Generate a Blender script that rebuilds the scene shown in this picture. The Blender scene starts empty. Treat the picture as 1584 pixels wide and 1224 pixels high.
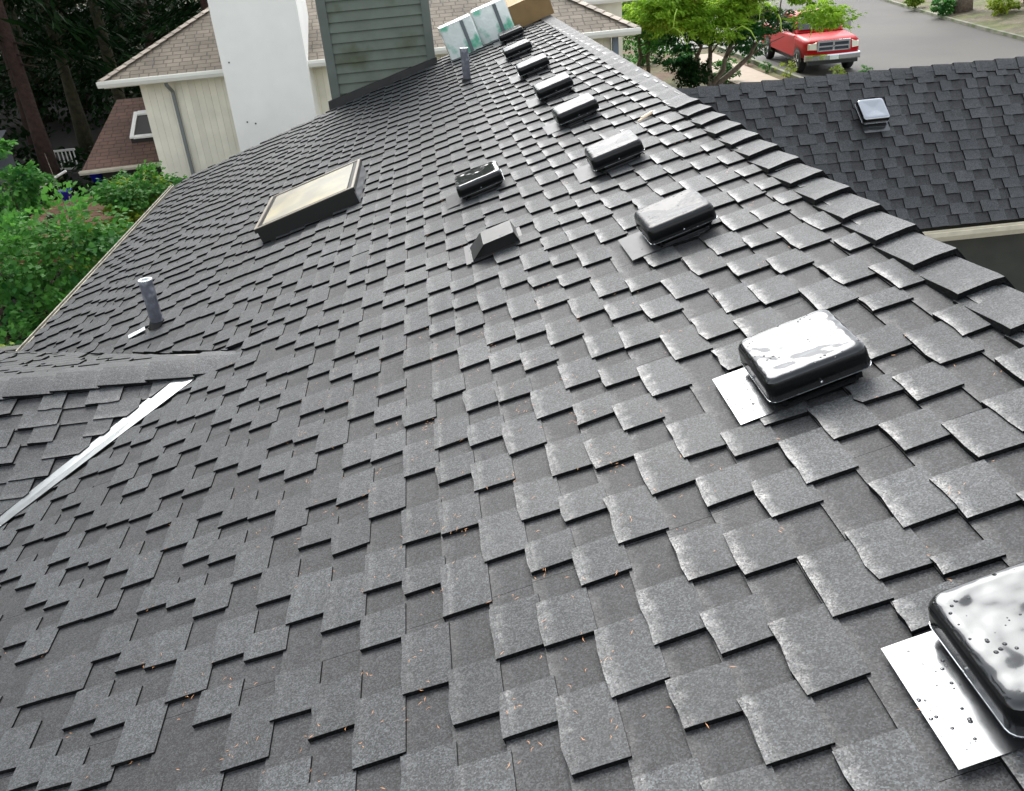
import bpy, bmesh, math, random
import numpy as np
from mathutils import Vector, Matrix
SC = bpy.context.scene
COL = SC.collection
rnd = random.Random(7)
R = math.radians
# ------------------------------------------------------------------ camera
CZ = 5.2
YAW, PIT, ROL, RP, HN = R(3.34), R(27.54), R(-5.37), R(17.0), 1.77
fw = np.array([math.sin(YAW)*math.cos(PIT), math.cos(YAW)*math.cos(PIT), -math.sin(PIT)])
r0 = np.array([math.cos(YAW), -math.sin(YAW), 0.0]); u0 = np.cross(r0, fw)
rt = r0*math.cos(ROL)+u0*math.sin(ROL); up = -r0*math.sin(ROL)+u0*math.cos(ROL)
cam = bpy.data.cameras.new('camera'); co = bpy.data.objects.new('camera', cam); COL.objects.link(co)
M = Matrix.Identity(4)
for i in range(3):
    M[i][0], M[i][1], M[i][2] = rt[i], up[i], -fw[i]
M[0][3], M[1][3], M[2][3] = 0, 0, CZ
co.matrix_world = M
cam.sensor_width = 36; cam.lens = 1400/1584*36; cam.clip_start = .05; cam.clip_end = 600
SC.camera = co
# ------------------------------------------------------------------ daylight (overcast)
SUN_EL, SUN_AZ = 44, -4           # azimuth measured from +Y towards +X
w = bpy.data.worlds.new('World'); SC.world = w; w.use_nodes = True
nt = w.node_tree; bg = nt.nodes['Background']
sky = nt.nodes.new('ShaderNodeTexSky'); sky.sky_type = 'NISHITA'; sky.sun_disc = False
sky.sun_elevation = R(SUN_EL); sky.sun_rotation = R(SUN_AZ)
sky.air_density = 1.0; sky.dust_density = 2.0; sky.ozone_density = 1.0; sky.altitude = 0
hs = nt.nodes.new('ShaderNodeHueSaturation'); hs.inputs['Saturation'].default_value = .22
nt.links.new(sky.outputs[0], hs.inputs['Color']); nt.links.new(hs.outputs[0], bg.inputs[0])
bg.inputs[1].default_value = .15
sun = bpy.data.lights.new('sun', 'SUN'); sun.energy = 1.05; sun.angle = R(40); sun.color = (1, .97, .93)
so = bpy.data.objects.new('sun', sun); COL.objects.link(so)
sd = Vector((math.sin(R(SUN_AZ))*math.cos(R(SUN_EL)), math.cos(R(SUN_AZ))*math.cos(R(SUN_EL)), math.sin(R(SUN_EL))))
so.rotation_euler = sd.to_track_quat('Z', 'Y').to_euler(); so.location = (0, 0, 40)
vs = SC.view_settings; vs.view_transform = 'Standard'; vs.look = 'None'; vs.gamma = 1; vs.exposure = 1.6
vs.use_curve_mapping = False
SC.render.engine = 'CYCLES'; SC.cycles.max_bounces = 6; SC.cycles.transparent_max_bounces = 8
# ------------------------------------------------------------------ materials
MATS = {}
def mat(name, col, rough=.7, metal=0, spec=.5, noise=None, bump=None, coat=0, coatr=.1, two=None, objvar=0):
    """noise=(scale, amount) colour variation; two=(colour2, scale, lo, hi) patches; bump=(scale, distance)"""
    if name in MATS: return MATS[name]
    m = bpy.data.materials.new(name); m.use_nodes = True; MATS[name] = m
    n = m.node_tree; N = n.nodes; L = n.links; b = N['Principled BSDF']
    b.inputs['Roughness'].default_value = rough; b.inputs['Metallic'].default_value = metal
    b.inputs['Specular IOR Level'].default_value = spec
    b.inputs['Coat Weight'].default_value = coat; b.inputs['Coat Roughness'].default_value = coatr
    tc = N.new('ShaderNodeTexCoord')
    src = None
    if two:
        t = N.new('ShaderNodeTexNoise'); t.inputs['Scale'].default_value = two[1]; t.inputs['Detail'].default_value = 5
        L.new(tc.outputs['Object'], t.inputs['Vector'])
        mr = N.new('ShaderNodeMapRange'); mr.inputs[1].default_value = two[2]; mr.inputs[2].default_value = two[3]
        L.new(t.outputs[0], mr.inputs[0])
        mx = N.new('ShaderNodeMix'); mx.data_type = 'RGBA'; mx.inputs[6].default_value = (*col, 1); mx.inputs[7].default_value = (*two[0], 1)
        L.new(mr.outputs[0], mx.inputs[0]); src = mx.outputs[2]
    if noise or objvar:
        h = N.new('ShaderNodeHueSaturation')
        if src: L.new(src, h.inputs['Color'])
        else: h.inputs['Color'].default_value = (*col, 1)
        val = None
        if noise:
            t = N.new('ShaderNodeTexNoise'); t.inputs['Scale'].default_value = noise[0]; t.inputs['Detail'].default_value = 4
            L.new(tc.outputs['Object'], t.inputs['Vector'])
            mr = N.new('ShaderNodeMapRange'); mr.inputs[1].default_value = .3; mr.inputs[2].default_value = .7
            mr.inputs[3].default_value = 1-noise[1]; mr.inputs[4].default_value = 1+noise[1]
            L.new(t.outputs[0], mr.inputs[0]); val = mr.outputs[0]
        if objvar:
            oi = N.new('ShaderNodeObjectInfo'); mr = N.new('ShaderNodeMapRange')
            mr.inputs[3].default_value = 1-objvar; mr.inputs[4].default_value = 1+objvar
            L.new(oi.outputs['Random'], mr.inputs[0])
            if val:
                mm = N.new('ShaderNodeMath'); mm.operation = 'MULTIPLY'; L.new(val, mm.inputs[0]); L.new(mr.outputs[0], mm.inputs[1]); val = mm.outputs[0]
            else: val = mr.outputs[0]
        L.new(val, h.inputs['Value']); src = h.outputs[0]
    if src: L.new(src, b.inputs['Base Color'])
    else: b.inputs['Base Color'].default_value = (*col, 1)
    if bump:
        t = N.new('ShaderNodeTexNoise'); t.inputs['Scale'].default_value = bump[0]; t.inputs['Detail'].default_value = 3
        L.new(tc.outputs['Object'], t.inputs['Vector'])
        bp = N.new('ShaderNodeBump'); bp.inputs['Distance'].default_value = bump[1]; bp.inputs['Strength'].default_value = 1
        L.new(t.outputs[0], bp.inputs['Height']); L.new(bp.outputs[0], b.inputs['Normal'])
    return m

def shingle_mat(name, col, dark, wet, tan=False):
    m = bpy.data.materials.new(name); m.use_nodes = True
    n = m.node_tree; N = n.nodes; L = n.links; b = N['Principled BSDF']
    tc = N.new('ShaderNodeTexCoord')
    def noise(scale, det=2, vec=None):
        t = N.new('ShaderNodeTexNoise'); t.inputs['Scale'].default_value = scale; t.inputs['Detail'].default_value = det
        L.new(vec or tc.outputs['Object'], t.inputs['Vector']); return t.outputs[0]
    def rng(x, a, bb, c, d):
        r = N.new('ShaderNodeMapRange'); r.inputs[1].default_value = a; r.inputs[2].default_value = bb
        r.inputs[3].default_value = c; r.inputs[4].default_value = d; L.new(x, r.inputs[0]); return r.outputs[0]
    def math_(op, x, y):
        q = N.new('ShaderNodeMath'); q.operation = op
        for i, v in enumerate((x, y)):
            if isinstance(v, (int, float)): q.inputs[i].default_value = v
            else: L.new(v, q.inputs[i])
        return q.outputs[0]
    vo = N.new('ShaderNodeTexVoronoi'); vo.inputs['Scale'].default_value = 260; L.new(tc.outputs['Object'], vo.inputs['Vector'])
    sx = N.new('ShaderNodeSeparateColor'); L.new(vo.outputs['Color'], sx.inputs[0])
    g = rng(math_('POWER', sx.outputs[0], 1.6), 0, 1, .42, 1.95)                       # mineral granules, one tone each
    big = rng(noise(2.2, 5), .3, .7, .86, 1.14)
    mid = rng(noise(28, 4), .3, .7, .84, 1.16)
    oi = N.new('ShaderNodeObjectInfo'); ov = rng(oi.outputs['Random'], 0, 1, .9, 1.1)
    uv = N.new('ShaderNodeUVMap'); su = N.new('ShaderNodeSeparateXYZ'); L.new(uv.outputs[0], su.inputs[0])
    pv = rng(su.outputs[1], 0, 1, .9, 1.12)
    v = math_('MULTIPLY', math_('MULTIPLY', g, big), math_('MULTIPLY', math_('MULTIPLY', mid, ov), pv))
    cut = math_('GREATER_THAN', su.outputs[0], 1.5)              # cut edges show the black asphalt core
    v = math_('MULTIPLY', v, rng(cut, 0, 1, 1, .13))
    mx = N.new('ShaderNodeVectorMath'); mx.operation = 'SCALE'; mx.inputs[0].default_value = col; L.new(v, mx.inputs['Scale'])
    L.new(mx.outputs[0], b.inputs['Base Color'])
    # standing water film gathers along the lower edge of each tab
    edge = math_('MULTIPLY', rng(math_('ADD', su.outputs[0], rng(noise(35, 4), .3, .7, -.11, .11)), -.02, .36, 1, 0), rng(noise(14, 4), .3, .7, .55, 1))
    edge = math_('MULTIPLY', edge, rng(sx.outputs[2], .15, .75, .35, 1.1))   # granules break the film
    patch = rng(noise(1.2, 3), .35, .65, .1, .6)
    film = math_('MULTIPLY', math_('MAXIMUM', edge, math_('MULTIPLY', patch, .22)), wet)
    L.new(math_('ADD', rng(film, 0, 1, .7, .30), math_('MULTIPLY', cut, .4)), b.inputs['Roughness'])
    L.new(rng(cut, 0, 1, .42, .1), b.inputs['Specular IOR Level'])
    L.new(math_('MULTIPLY', film, .36), b.inputs['Coat Weight']); b.inputs['Coat Roughness'].default_value = .25
    hgt = math_('ADD', math_('MULTIPLY', sx.outputs[1], .0007), math_('MULTIPLY', noise(60, 3), .0016))
    bp = N.new('ShaderNodeBump'); bp.inputs['Distance'].default_value = 1; L.new(hgt, bp.inputs['Height'])
    L.new(rng(film, 0, 1, .95, .5), bp.inputs['Strength'])
    L.new(bp.outputs[0], b.inputs['Normal'])
    MATS[name] = m; return m
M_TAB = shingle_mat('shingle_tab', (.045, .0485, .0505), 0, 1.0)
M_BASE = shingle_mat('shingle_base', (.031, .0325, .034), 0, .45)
M_CAP = shingle_mat('ridge_cap_granules', (.054, .057, .059), 0, .3)
def metal_wet(name, col, rough, metal, drop=0, dents=.002, coat=1, spec=.5):
    m = bpy.data.materials.new(name); m.use_nodes = True; n = m.node_tree; N = n.nodes; L = n.links; b = N['Principled BSDF']
    b.inputs['Base Color'].default_value = (*col, 1); b.inputs['Metallic'].default_value = metal; b.inputs['Specular IOR Level'].default_value = spec
    b.inputs['Roughness'].default_value = rough; b.inputs['Coat Weight'].default_value = coat; b.inputs['Coat Roughness'].default_value = .03
    tc = N.new('ShaderNodeTexCoord')
    t = N.new('ShaderNodeTexNoise'); t.inputs['Scale'].default_value = 7; t.inputs['Detail'].default_value = 2; L.new(tc.outputs['Object'], t.inputs[0])
    h = N.new('ShaderNodeMath'); h.operation = 'MULTIPLY'; h.inputs[1].default_value = dents; L.new(t.outputs[0], h.inputs[0]); out = h.outputs[0]
    if drop:
        v = N.new('ShaderNodeTexVoronoi'); v.inputs['Scale'].default_value = 75; v.inputs['Randomness'].default_value = 1; L.new(tc.outputs['Object'], v.inputs['Vector'])
        s = N.new('ShaderNodeSeparateColor'); L.new(v.outputs['Color'], s.inputs[0])
        pn = N.new('ShaderNodeTexNoise'); pn.inputs['Scale'].default_value = 9; L.new(tc.outputs['Object'], pn.inputs[0])
        # drop radius differs per cell, most cells stay empty
        r = N.new('ShaderNodeMath'); r.operation = 'MULTIPLY'; L.new(s.outputs[0], r.inputs[0]); L.new(pn.outputs[0], r.inputs[1])
        mr = N.new('ShaderNodeMapRange'); mr.inputs[1].default_value = .30; mr.inputs[2].default_value = .6; mr.inputs[3].default_value = 0; mr.inputs[4].default_value = .42; L.new(r.outputs[0], mr.inputs[0])
        d = N.new('ShaderNodeMath'); d.operation = 'SUBTRACT'; L.new(mr.outputs[0], d.inputs[0]); L.new(v.outputs['Distance'], d.inputs[1])
        cl = N.new('ShaderNodeMath'); cl.operation = 'MAXIMUM'; cl.inputs[1].default_value = 0; L.new(d.outputs[0], cl.inputs[0])
        sq = N.new('ShaderNodeMath'); sq.operation = 'POWER'; sq.inputs[1].default_value = .6; L.new(cl.outputs[0], sq.inputs[0])
        sc = N.new('ShaderNodeMath'); sc.operation = 'MULTIPLY'; sc.inputs[1].default_value = drop; L.new(sq.outputs[0], sc.inputs[0])
        ad = N.new('ShaderNodeMath'); ad.operation = 'ADD'; L.new(out, ad.inputs[0]); L.new(sc.outputs[0], ad.inputs[1]); out = ad.outputs[0]
    bp = N.new('ShaderNodeBump'); bp.inputs['Distance'].default_value = 1; L.new(out, bp.inputs['Height'])
    L.new(bp.outputs[0], b.inputs['Normal']); L.new(bp.outputs[0], b.inputs['Coat Normal'])
    MATS[name] = m; return m
M_VENT = metal_wet('wet_black_metal', (.05, .053, .055), .12, .8, drop=.009, dents=.014, coat=.12)
M_VSIDE = mat('black_painted_metal', (.005, .0055, .0055), .22, 0, .2)
M_GALV = metal_wet('wet_galvanised', (.55, .57, .58), .12, .95, drop=.005, dents=.004)
# ------------------------------------------------------------------ mesh helpers
class MB:
    def __init__(s): s.v = []; s.f = []; s.uv = []
    def add(s, vs, fs, uvs=None):
        o = len(s.v); s.v += [tuple(map(float, p)) for p in vs]
        for f in fs:
            s.f.append([o+i for i in f]); s.uv.append([uvs[i] for i in f] if uvs else [(0.5, .5)]*len(f))
    def quad(s, a, b, c, d): s.add([a, b, c, d], [(0, 1, 2, 3)])
    def box(s, x0, x1, y0, y1, z0, z1, fr=None):
        P = [(x, y, z) for z in (z0, z1) for y in (y0, y1) for x in (x0, x1)]
        if fr: P = [fr(*p) for p in P]
        s.add(P, [(0, 2, 3, 1), (4, 5, 7, 6), (0, 1, 5, 4), (2, 6, 7, 3), (0, 4, 6, 2), (1, 3, 7, 5)])
    def tube(s, pts, rad, n=8, cap=True):
        pts = [Vector(p) for p in pts]; rs = rad if isinstance(rad, (list, tuple)) else [rad]*len(pts)
        rings = []; prev = None
        for i, p in enumerate(pts):
            d = (pts[min(i+1, len(pts)-1)]-pts[max(i-1, 0)]).normalized()
            a = d.orthogonal().normalized() if prev is None else (prev-d*prev.dot(d)).normalized()
            prev = a; b = d.cross(a); o = len(s.v)
            for k in range(n):
                t = 2*math.pi*k/n; s.v.append(tuple(p+(a*math.cos(t)+b*math.sin(t))*rs[i]))
            rings.append(o)
        for i in range(len(rings)-1):
            for k in range(n):
                s.f.append([rings[i]+k, rings[i]+(k+1) % n, rings[i+1]+(k+1) % n, rings[i+1]+k]); s.uv.append([(.5, .5)]*4)
        if cap:
            s.f.append([rings[0]+k for k in range(n)][::-1]); s.uv.append([(.5, .5)]*n)
            s.f.append([rings[-1]+k for k in range(n)]); s.uv.append([(.5, .5)]*n)
    def mesh(s, name, m, smooth=False):
        me = bpy.data.meshes.new(name); me.from_pydata(s.v, [], s.f)
        if s.f:
            uvl = me.uv_layers.new(name='UVMap'); flat = [c for f in s.uv for p in f for c in p]; uvl.data.foreach_set('uv', flat)
        me.materials.append(m)
        if smooth: me.shade_smooth()
        return me
    def build(s, name, m, parent=None, smooth=False):
        o = bpy.data.objects.new(name, s.mesh(name, m, smooth)); COL.objects.link(o)
        if parent: setp(o, parent)
        return o
def setp(o, parent):
    o.parent = parent
    if parent.get('_w'): o.matrix_parent_inverse = Matrix(parent['_w']).inverted() if False else Matrix.Translation(-Vector(parent['_loc']))
def empty(name, loc=(0, 0, 0), world=True):
    """world=True: children are modelled in world coordinates"""
    o = bpy.data.objects.new(name, None); COL.objects.link(o); o.location = loc; o.empty_display_size = .2
    if world: o['_w'] = 1; o['_loc'] = list(loc)
    return o
def tag(o, label, cat, group=None, kind=None):
    o['label'] = label; o['category'] = cat
    if group: o['group'] = group
    if kind: o['kind'] = kind
    return o
def struct(o): o['kind'] = 'structure'; return o
def stuff(o): o['kind'] = 'stuff'; return o
def copy_tree(o, parent=None):
    c = o.copy(); COL.objects.link(c)
    if parent: c.parent = parent; c.matrix_parent_inverse = o.matrix_parent_inverse.copy()
    for ch in list(o.children): copy_tree(ch, c)
    return c
# ------------------------------------------------------------------ roof frames
S_ = np.array([math.cos(RP), 0, math.sin(RP)]); N_ = np.array([-math.sin(RP), 0, math.cos(RP)])
def P(s, y, h=0):                                   # main slope: s up the slope, y along the ridge, h above it
    q = S_*s + N_*(h-HN); return (q[0], y, q[2]+CZ)
E_ = .1429
CS = [-0.10789,0.03333,-0.06632,0.03139,-0.0052,2.85445,0.45173,-0.83981,0.43483,-0.08246,0.01728,-0.15178,0.12859,-0.03286,-0.28384,0.19976,-0.03377,-0.04759,0.02972]
CY = [0.12848,8.16567,0.60379,-0.82641,0.18592,-0.01483,0.12885,-0.31203,0.1816,-0.03674,0.26748,-0.85061,0.50881,-0.09773,0.03832,-0.07052,0.03043,0.00956,-0.00229]
def lay_main(k, y):                                 # course grid: nearly even, with the camera's lens distortion baked into its polynomials
    a = k/20; b = max(min(y, 14.6), .6)/8; i0 = 0; s = 0; yy = 0
    for i in range(5):
        for j in range(5):
            if i+j <= 5: s += CS[i0]*a**i*b**j; yy += CY[i0]*a**i*b**j; i0 += 1
    return s, yy+(y-b*8)
TEETH = {-22:[(3.716,3.893)],-21:[(3.456,3.632),(3.828,4.074)],-20:[(3.325,3.475),(3.624,3.816),(4.023,4.214)],-19:[(3.201,3.401),(3.588,3.702),(3.85,3.993),(4.158,4.356)],-18:[(2.749,2.89),(3.309,3.505),(3.695,3.953),(4.123,4.253),(4.384,4.583)],-17:[(2.61,2.789),(2.932,3.069),(3.196,3.343),(3.495,3.698),(3.888,4.075),(4.301,4.429)],-16:[(2.323,2.516),(2.751,2.987),(3.145,3.37),(3.449,3.624),(3.711,3.859),(4.021,4.234),(4.414,4.71)],-15:[(1.91,2.074),(2.307,2.517),(2.732,2.851),(2.998,3.186),(3.41,3.634),(3.813,4.01),(4.101,4.259),(4.365,4.565)],-14:[(1.861,1.991),(2.114,2.283),(2.429,2.606),(2.854,3.065),(3.25,3.394),(3.517,3.764),(3.932,4.122),(4.322,4.487)],-13:[(1.806,1.909),(2.044,2.195),(2.313,2.464),(2.634,2.781),(3.023,3.253),(3.439,3.573),(3.71,3.923),(4.109,4.321),(5.909,6.061),(6.209,6.351),(6.495,6.724)],-12:[(1.862,2.095),(2.271,2.451),(2.588,2.728),(2.853,3.018),(3.165,3.341),(3.561,3.779),(3.965,4.124),(4.231,4.389),(5.064,5.256),(5.374,5.482),(5.626,5.869),(6.056,6.345)],-11:[(2.061,2.291),(2.464,2.64),(2.778,2.93),(3.029,3.223),(3.445,3.677),(3.849,4.044),(4.163,4.319),(4.423,4.66),(4.857,5.035),(5.236,5.432),(5.553,5.68),(5.817,6.052),(6.262,6.504)],-10:[(1.909,2.047),(2.17,2.368),(2.589,2.827),(2.996,3.131),(3.308,3.465),(3.568,3.821),(3.979,4.169),(4.394,4.576),(4.705,4.876),(4.953,5.175),(5.369,5.687),(5.751,6.029),(6.142,6.364),(6.41,6.652)],-9:[(1.686,1.922),(2.116,2.238),(2.39,2.588),(2.797,3.042),(3.207,3.378),(3.514,3.656),(3.776,3.973),(4.2,4.353),(4.601,4.75),(4.901,5.044),(5.163,5.331),(5.597,5.846),(6.009,6.245),(6.363,6.475)],-8:[(1.496,1.635),(1.811,1.994),(2.224,2.462),(2.639,2.773),(2.901,3.107),(3.331,3.582),(3.73,3.937),(4.042,4.187),(4.307,4.576),(4.725,4.955),(5.123,5.324),(5.438,5.633),(5.714,6.037),(6.057,6.302)],-7:[(1.691,1.891),(2.117,2.363),(2.518,2.702),(2.838,3.019),(3.101,3.307),(3.519,3.75),(3.928,4.113),(4.24,4.383),(4.493,4.686),(4.914,5.183),(5.328,5.508),(5.672,5.816),(5.939,6.126)],-6:[(1.535,1.772),(1.97,2.117),(2.236,2.434),(2.655,2.897),(3.064,3.235),(3.377,3.523),(3.642,3.728),(4.058,4.292),(4.458,4.675),(4.78,4.933),(5.033,5.264),(5.48,5.792),(5.894,6.017)],-5:[(1.348,1.516),(1.726,1.963),(2.149,2.279),(2.416,2.618),(2.842,3.076),(3.24,3.421),(3.827,4.035),(4.24,4.507),(4.647,4.827),(4.97,5.193),(5.247,5.462),(5.689,5.981)],-4:[(1.279,1.428),(1.559,1.754),(1.979,2.222),(2.385,2.575),(2.703,2.852),(2.962,3.164),(3.38,3.536),(3.805,3.975),(4.092,4.219),(4.358,4.62),(4.687,4.937),(5.096,5.306),(5.545,5.675)],-3:[(1.464,1.611),(1.733,1.937),(2.159,2.389),(2.563,2.745),(2.877,3.035),(3.158,3.341),(3.572,3.808),(3.982,4.164),(4.299,4.436),(4.941,5.087),(5.303,5.528)],-2:[(1.295,1.531),(1.713,1.889),(2.029,2.173),(2.293,2.494),(2.712,2.952),(3.125,3.26),(3.44,3.605),(3.709,3.902),(4.125,4.374),(4.549,4.7)],-1:[(1.097,1.234),(1.471,1.708),(1.894,2.064),(2.204,2.345),(2.469,2.679),(2.881,3.108),(3.307,3.483),(3.63,3.764),(4.309,4.565)],0:[(1.043,1.165),(1.309,1.459),(1.583,1.789),(2.007,2.245),(2.419,2.604),(2.728,2.884),(3.019,3.228),(3.445,3.671),(3.862,4.015),(4.16,4.312),(4.437,4.68)],1:[(1.153,1.337),(1.479,1.63),(1.754,1.945),(2.172,2.417),(2.576,2.763),(2.914,3.061),(3.181,3.388),(3.602,3.83),(4.014,4.173),(4.331,4.466),(4.608,4.804),(4.938,5.217),(5.34,5.595)],2:[(1.283,1.518),(1.7,1.882),(2.02,2.168),(2.29,2.504),(2.717,2.963),(3.146,3.309),(3.444,3.616),(3.722,3.933),(4.161,4.369),(4.586,4.76),(4.905,5.044),(5.16,5.305)],3:[(1.461,1.691),(1.872,2.051),(2.196,2.343),(2.903,3.14),(3.312,3.485),(3.643,3.795),(3.914,4.113),(4.379,4.594),(4.761,4.965),(5.076,5.229)],4:[(1.344,1.444),(1.518,1.711),(1.952,2.185),(2.694,2.869),(2.964,3.175),(3.397,3.634),(3.814,3.993),(4.425,4.622),(4.842,5.07)],5:[(1.46,1.525),(1.653,1.86),(2.095,2.287),(3.106,3.318),(3.537,3.786)],6:[(1.601,1.786),(1.93,2.083),(2.213,2.322),(3.049,3.257),(3.381,3.539),(3.662,3.874)],7:[(1.508,1.616),(1.789,1.978),(2.121,2.283),(2.421,2.588),(2.838,3.068),(3.255,3.432),(3.596,3.741),(3.858,4.08)],8:[(1.818,2.002),(2.248,2.486),(2.697,2.817),(2.963,3.178),(3.398,3.65),(3.85,4.005)],9:[(2.016,2.173),(2.349,2.538),(2.772,3.017),(3.209,3.355),(3.491,3.687),(3.927,4.07)]}
def hb(kf): return .001+.009*(1-min(kf, 1.0))
def ht(kf): return hb(kf)+.0155-.0015*max(0, 1-kf/.14)
def clip(poly, hp):
    a, b, c = hp; out = []
    for i in range(len(poly)):
        p, q = poly[i], poly[(i+1) % len(poly)]; dp = a*p[0]+b*p[1]+c; dq = a*q[0]+b*q[1]+c
        if dp >= 0: out.append(p)
        if (dp >= 0) != (dq >= 0):
            t = dp/(dp-dq); out.append(tuple(p[i]+(q[i]-p[i])*t for i in range(3)))
    return out
def piece(mb, lay, place, k, ya, yb, tooth, hps, rg, fine):
    kfs = [0, .13, .4, 1.08] if (tooth and fine) else ([0, .16, 1.06] if tooth else [0, 1.06])
    nc = 4 if (tooth and fine) else 2
    if tooth and fine: jit = [rg.uniform(-.035, .03) for _ in range(nc)]; jit[0] += rg.choice([0, 0, .05])
    else: jit = [rg.uniform(-.012, .012) if tooth else 0 for _ in range(nc)]
    pv = rg.random(); bot = -.004
    sk = rg.uniform(-.008, .006) if tooth else 0
    G = []
    for i, kf in enumerate(kfs):
        row = []
        for j in range(nc):
            t = j/(nc-1); kk = kf+(jit[j] if i == 0 else 0)
            s, y = lay(k+kk, ya+(yb-ya)*t + (sk*(kf-.5) if j in (0, nc-1) else 0))
            row.append((s, y, kk))
        G.append(row)
    H = ht if tooth else hb
    alls = [p for r in G for p in r]
    ok = all(a*p[0]+b*p[1]+c >= 0 for p in alls for a, b, c in hps)
    if ok:
        V = []; UV = []; F = []
        for r in G:
            for p in r: V.append(place(p[0], p[1], H(max(p[2], 0)))); UV.append((max(p[2], 0), pv))
        nk = len(kfs)
        for i in range(nk-1):
            for j in range(nc-1):
                a = i*nc+j; F.append((a, a+1, a+nc+1, a+nc))
        ring = [(0, j) for j in range(nc)]+[(i, nc-1) for i in range(1, nk)]+[(nk-1, j) for j in range(nc-2, -1, -1)]+[(i, 0) for i in range(nk-2, 0, -1)]
        o = len(V)
        for i, j in ring:
            p = G[i][j]; V.append(place(p[0], p[1], bot)); UV.append((2, pv))
        n = len(ring); o2 = len(V)
        for i, j in ring:
            p = G[i][j]; V.append(place(p[0], p[1], H(max(p[2], 0)))); UV.append((2, pv))
        for q in range(n):
            i, j = ring[q]; i2, j2 = ring[(q+1) % n]; F.append((o2+q, o+q, o+(q+1) % n, o2+(q+1) % n))
        mb.add(V, F, UV); return True
    poly = [G[0][0], G[0][-1], G[-1][-1], G[-1][0]]
    for hp in hps:
        poly = clip(poly, hp)
        if len(poly) < 3: return False
    T_ = [place(p[0], p[1], H(max(p[2], 0))) for p in poly]; V = T_+[place(p[0], p[1], bot) for p in poly]+T_; n = len(poly)
    mb.add(V, [tuple(range(n))]+[(2*n+i, n+i, n+(i+1) % n, 2*n+(i+1) % n) for i in range(n)], [(max(p[2], 0), pv) for p in poly]+[(2, pv)]*(2*n))
    return True
def fill(y0, y1, given, rg):
    L = []; y = y0+rg.uniform(-.2, 0); given = sorted(given)
    while y < y1:
        wd = rg.uniform(.13, .26); gp = rg.uniform(.11, .22)
        hit = [g for g in given if g[0] < y+wd+.07 and g[1] > y-.07]
        if hit:
            g = max(hit, key=lambda q: q[1])
            for q in hit:
                if q not in L: L.append(q)
            y = g[1]+rg.uniform(.1, .2); continue
        L.append((y, y+wd)); y += wd+gp
    for g in given:
        if g not in L: L.append(g)
    return L
def half(p, q, inside):                             # half-plane through p,q that holds 'inside'
    a, b = q[1]-p[1], p[0]-q[0]; c = -(a*p[0]+b*p[1]); l = math.hypot(a, b)
    if a*inside[0]+b*inside[1]+c < 0: a, b, c = -a, -b, -c
    return (a/l, b/l, c/l)
def pix(v):
    d = np.array(v)-np.array((0, 0, CZ)); z = d@fw
    return (None if z < .1 else (512+905*(d@rt)/z, 395.5-905*(d@up)/z, z))
house = empty('house', (0, 8, 0)); tag(house, 'house whose wet charcoal shingle roof fills most of the picture', 'house')
CAND = []                                           # (size in view, roof object, mesh builder data) of every tab
def add_tab(roof, lay, place, k, ya, yb, hps, rg):
    s, y = lay(k+.5, (ya+yb)/2); q = pix(place(s, y, .01)); area = 0
    if q and -30 < q[0] < 1054 and -30 < q[1] < 821:
        cs = [pix(place(*lay(k+a, yy), .01)) for a, yy in ((0, ya), (0, yb), (1, yb), (1, ya))]
        if all(cs):
            for i in range(4):
                area += cs[i][0]*cs[(i+1) % 4][1]-cs[(i+1) % 4][0]*cs[i][1]
            area = abs(area)/2
    CAND.append((area, roof, lay, place, k, ya, yb, hps))
# --- main slope
RAKE = half((-4.6, 13.9), (1.5, 15.0), (0, 5))
def rake_y(s): return 13.9+(s+4.6)*1.1/6.1
VN = half((-3.173, 4.169), (-2.344, 5.079), (-1.5, 3.5))      # cut line right of the near valley
VF = half((-4.512, 7.60), (-2.172, 5.56), (-1.5, 8))          # cut line beyond the far valley
main = MB()
rg = random.Random(3)
YJ = 5.37
mr_rows = {}
for k in range(-34, 12):
    for part in ('near', 'far'):
        y0, y1 = (-1.0, YJ) if part == 'near' else (YJ, 15.4)
        hps = [(-1, 0, 1.43), (1, 0, 4.66), RAKE]+([VN] if part == 'near' else [VF])
        y = y0
        while y < y1:                               # one-metre base shingles, butted
            ye = min(y+1.0, y1); piece(main, lay_main, P, k, y, ye-.0015, False, hps, rg, False); y = ye
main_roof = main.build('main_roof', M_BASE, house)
for k in range(-34, 12):
    for ya, yb in fill(-1.0, 15.3, TEETH.get(k, []), rg):
        yc = lay_main(k+.5, (ya+yb)/2)[1]
        sc = lay_main(k+.5, yc)[0]
        hps = [(-1, 0, 1.43), (1, 0, 4.66), RAKE]+([VN] if yc < YJ else [VF])
        # flashing sheets of the three nearest vents stay clear of tabs
        clear = False
        for vs0, vy in ((.525, 1.148), (.525, 2.54), (.525, 4.24)):
            if vs0-.135 < sc < vs0+.02 and vy-.02 < yc < vy+.40: clear = True
        if clear: continue
        add_tab(main_roof, lay_main, P, k, ya, yb, hps, rg)
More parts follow.
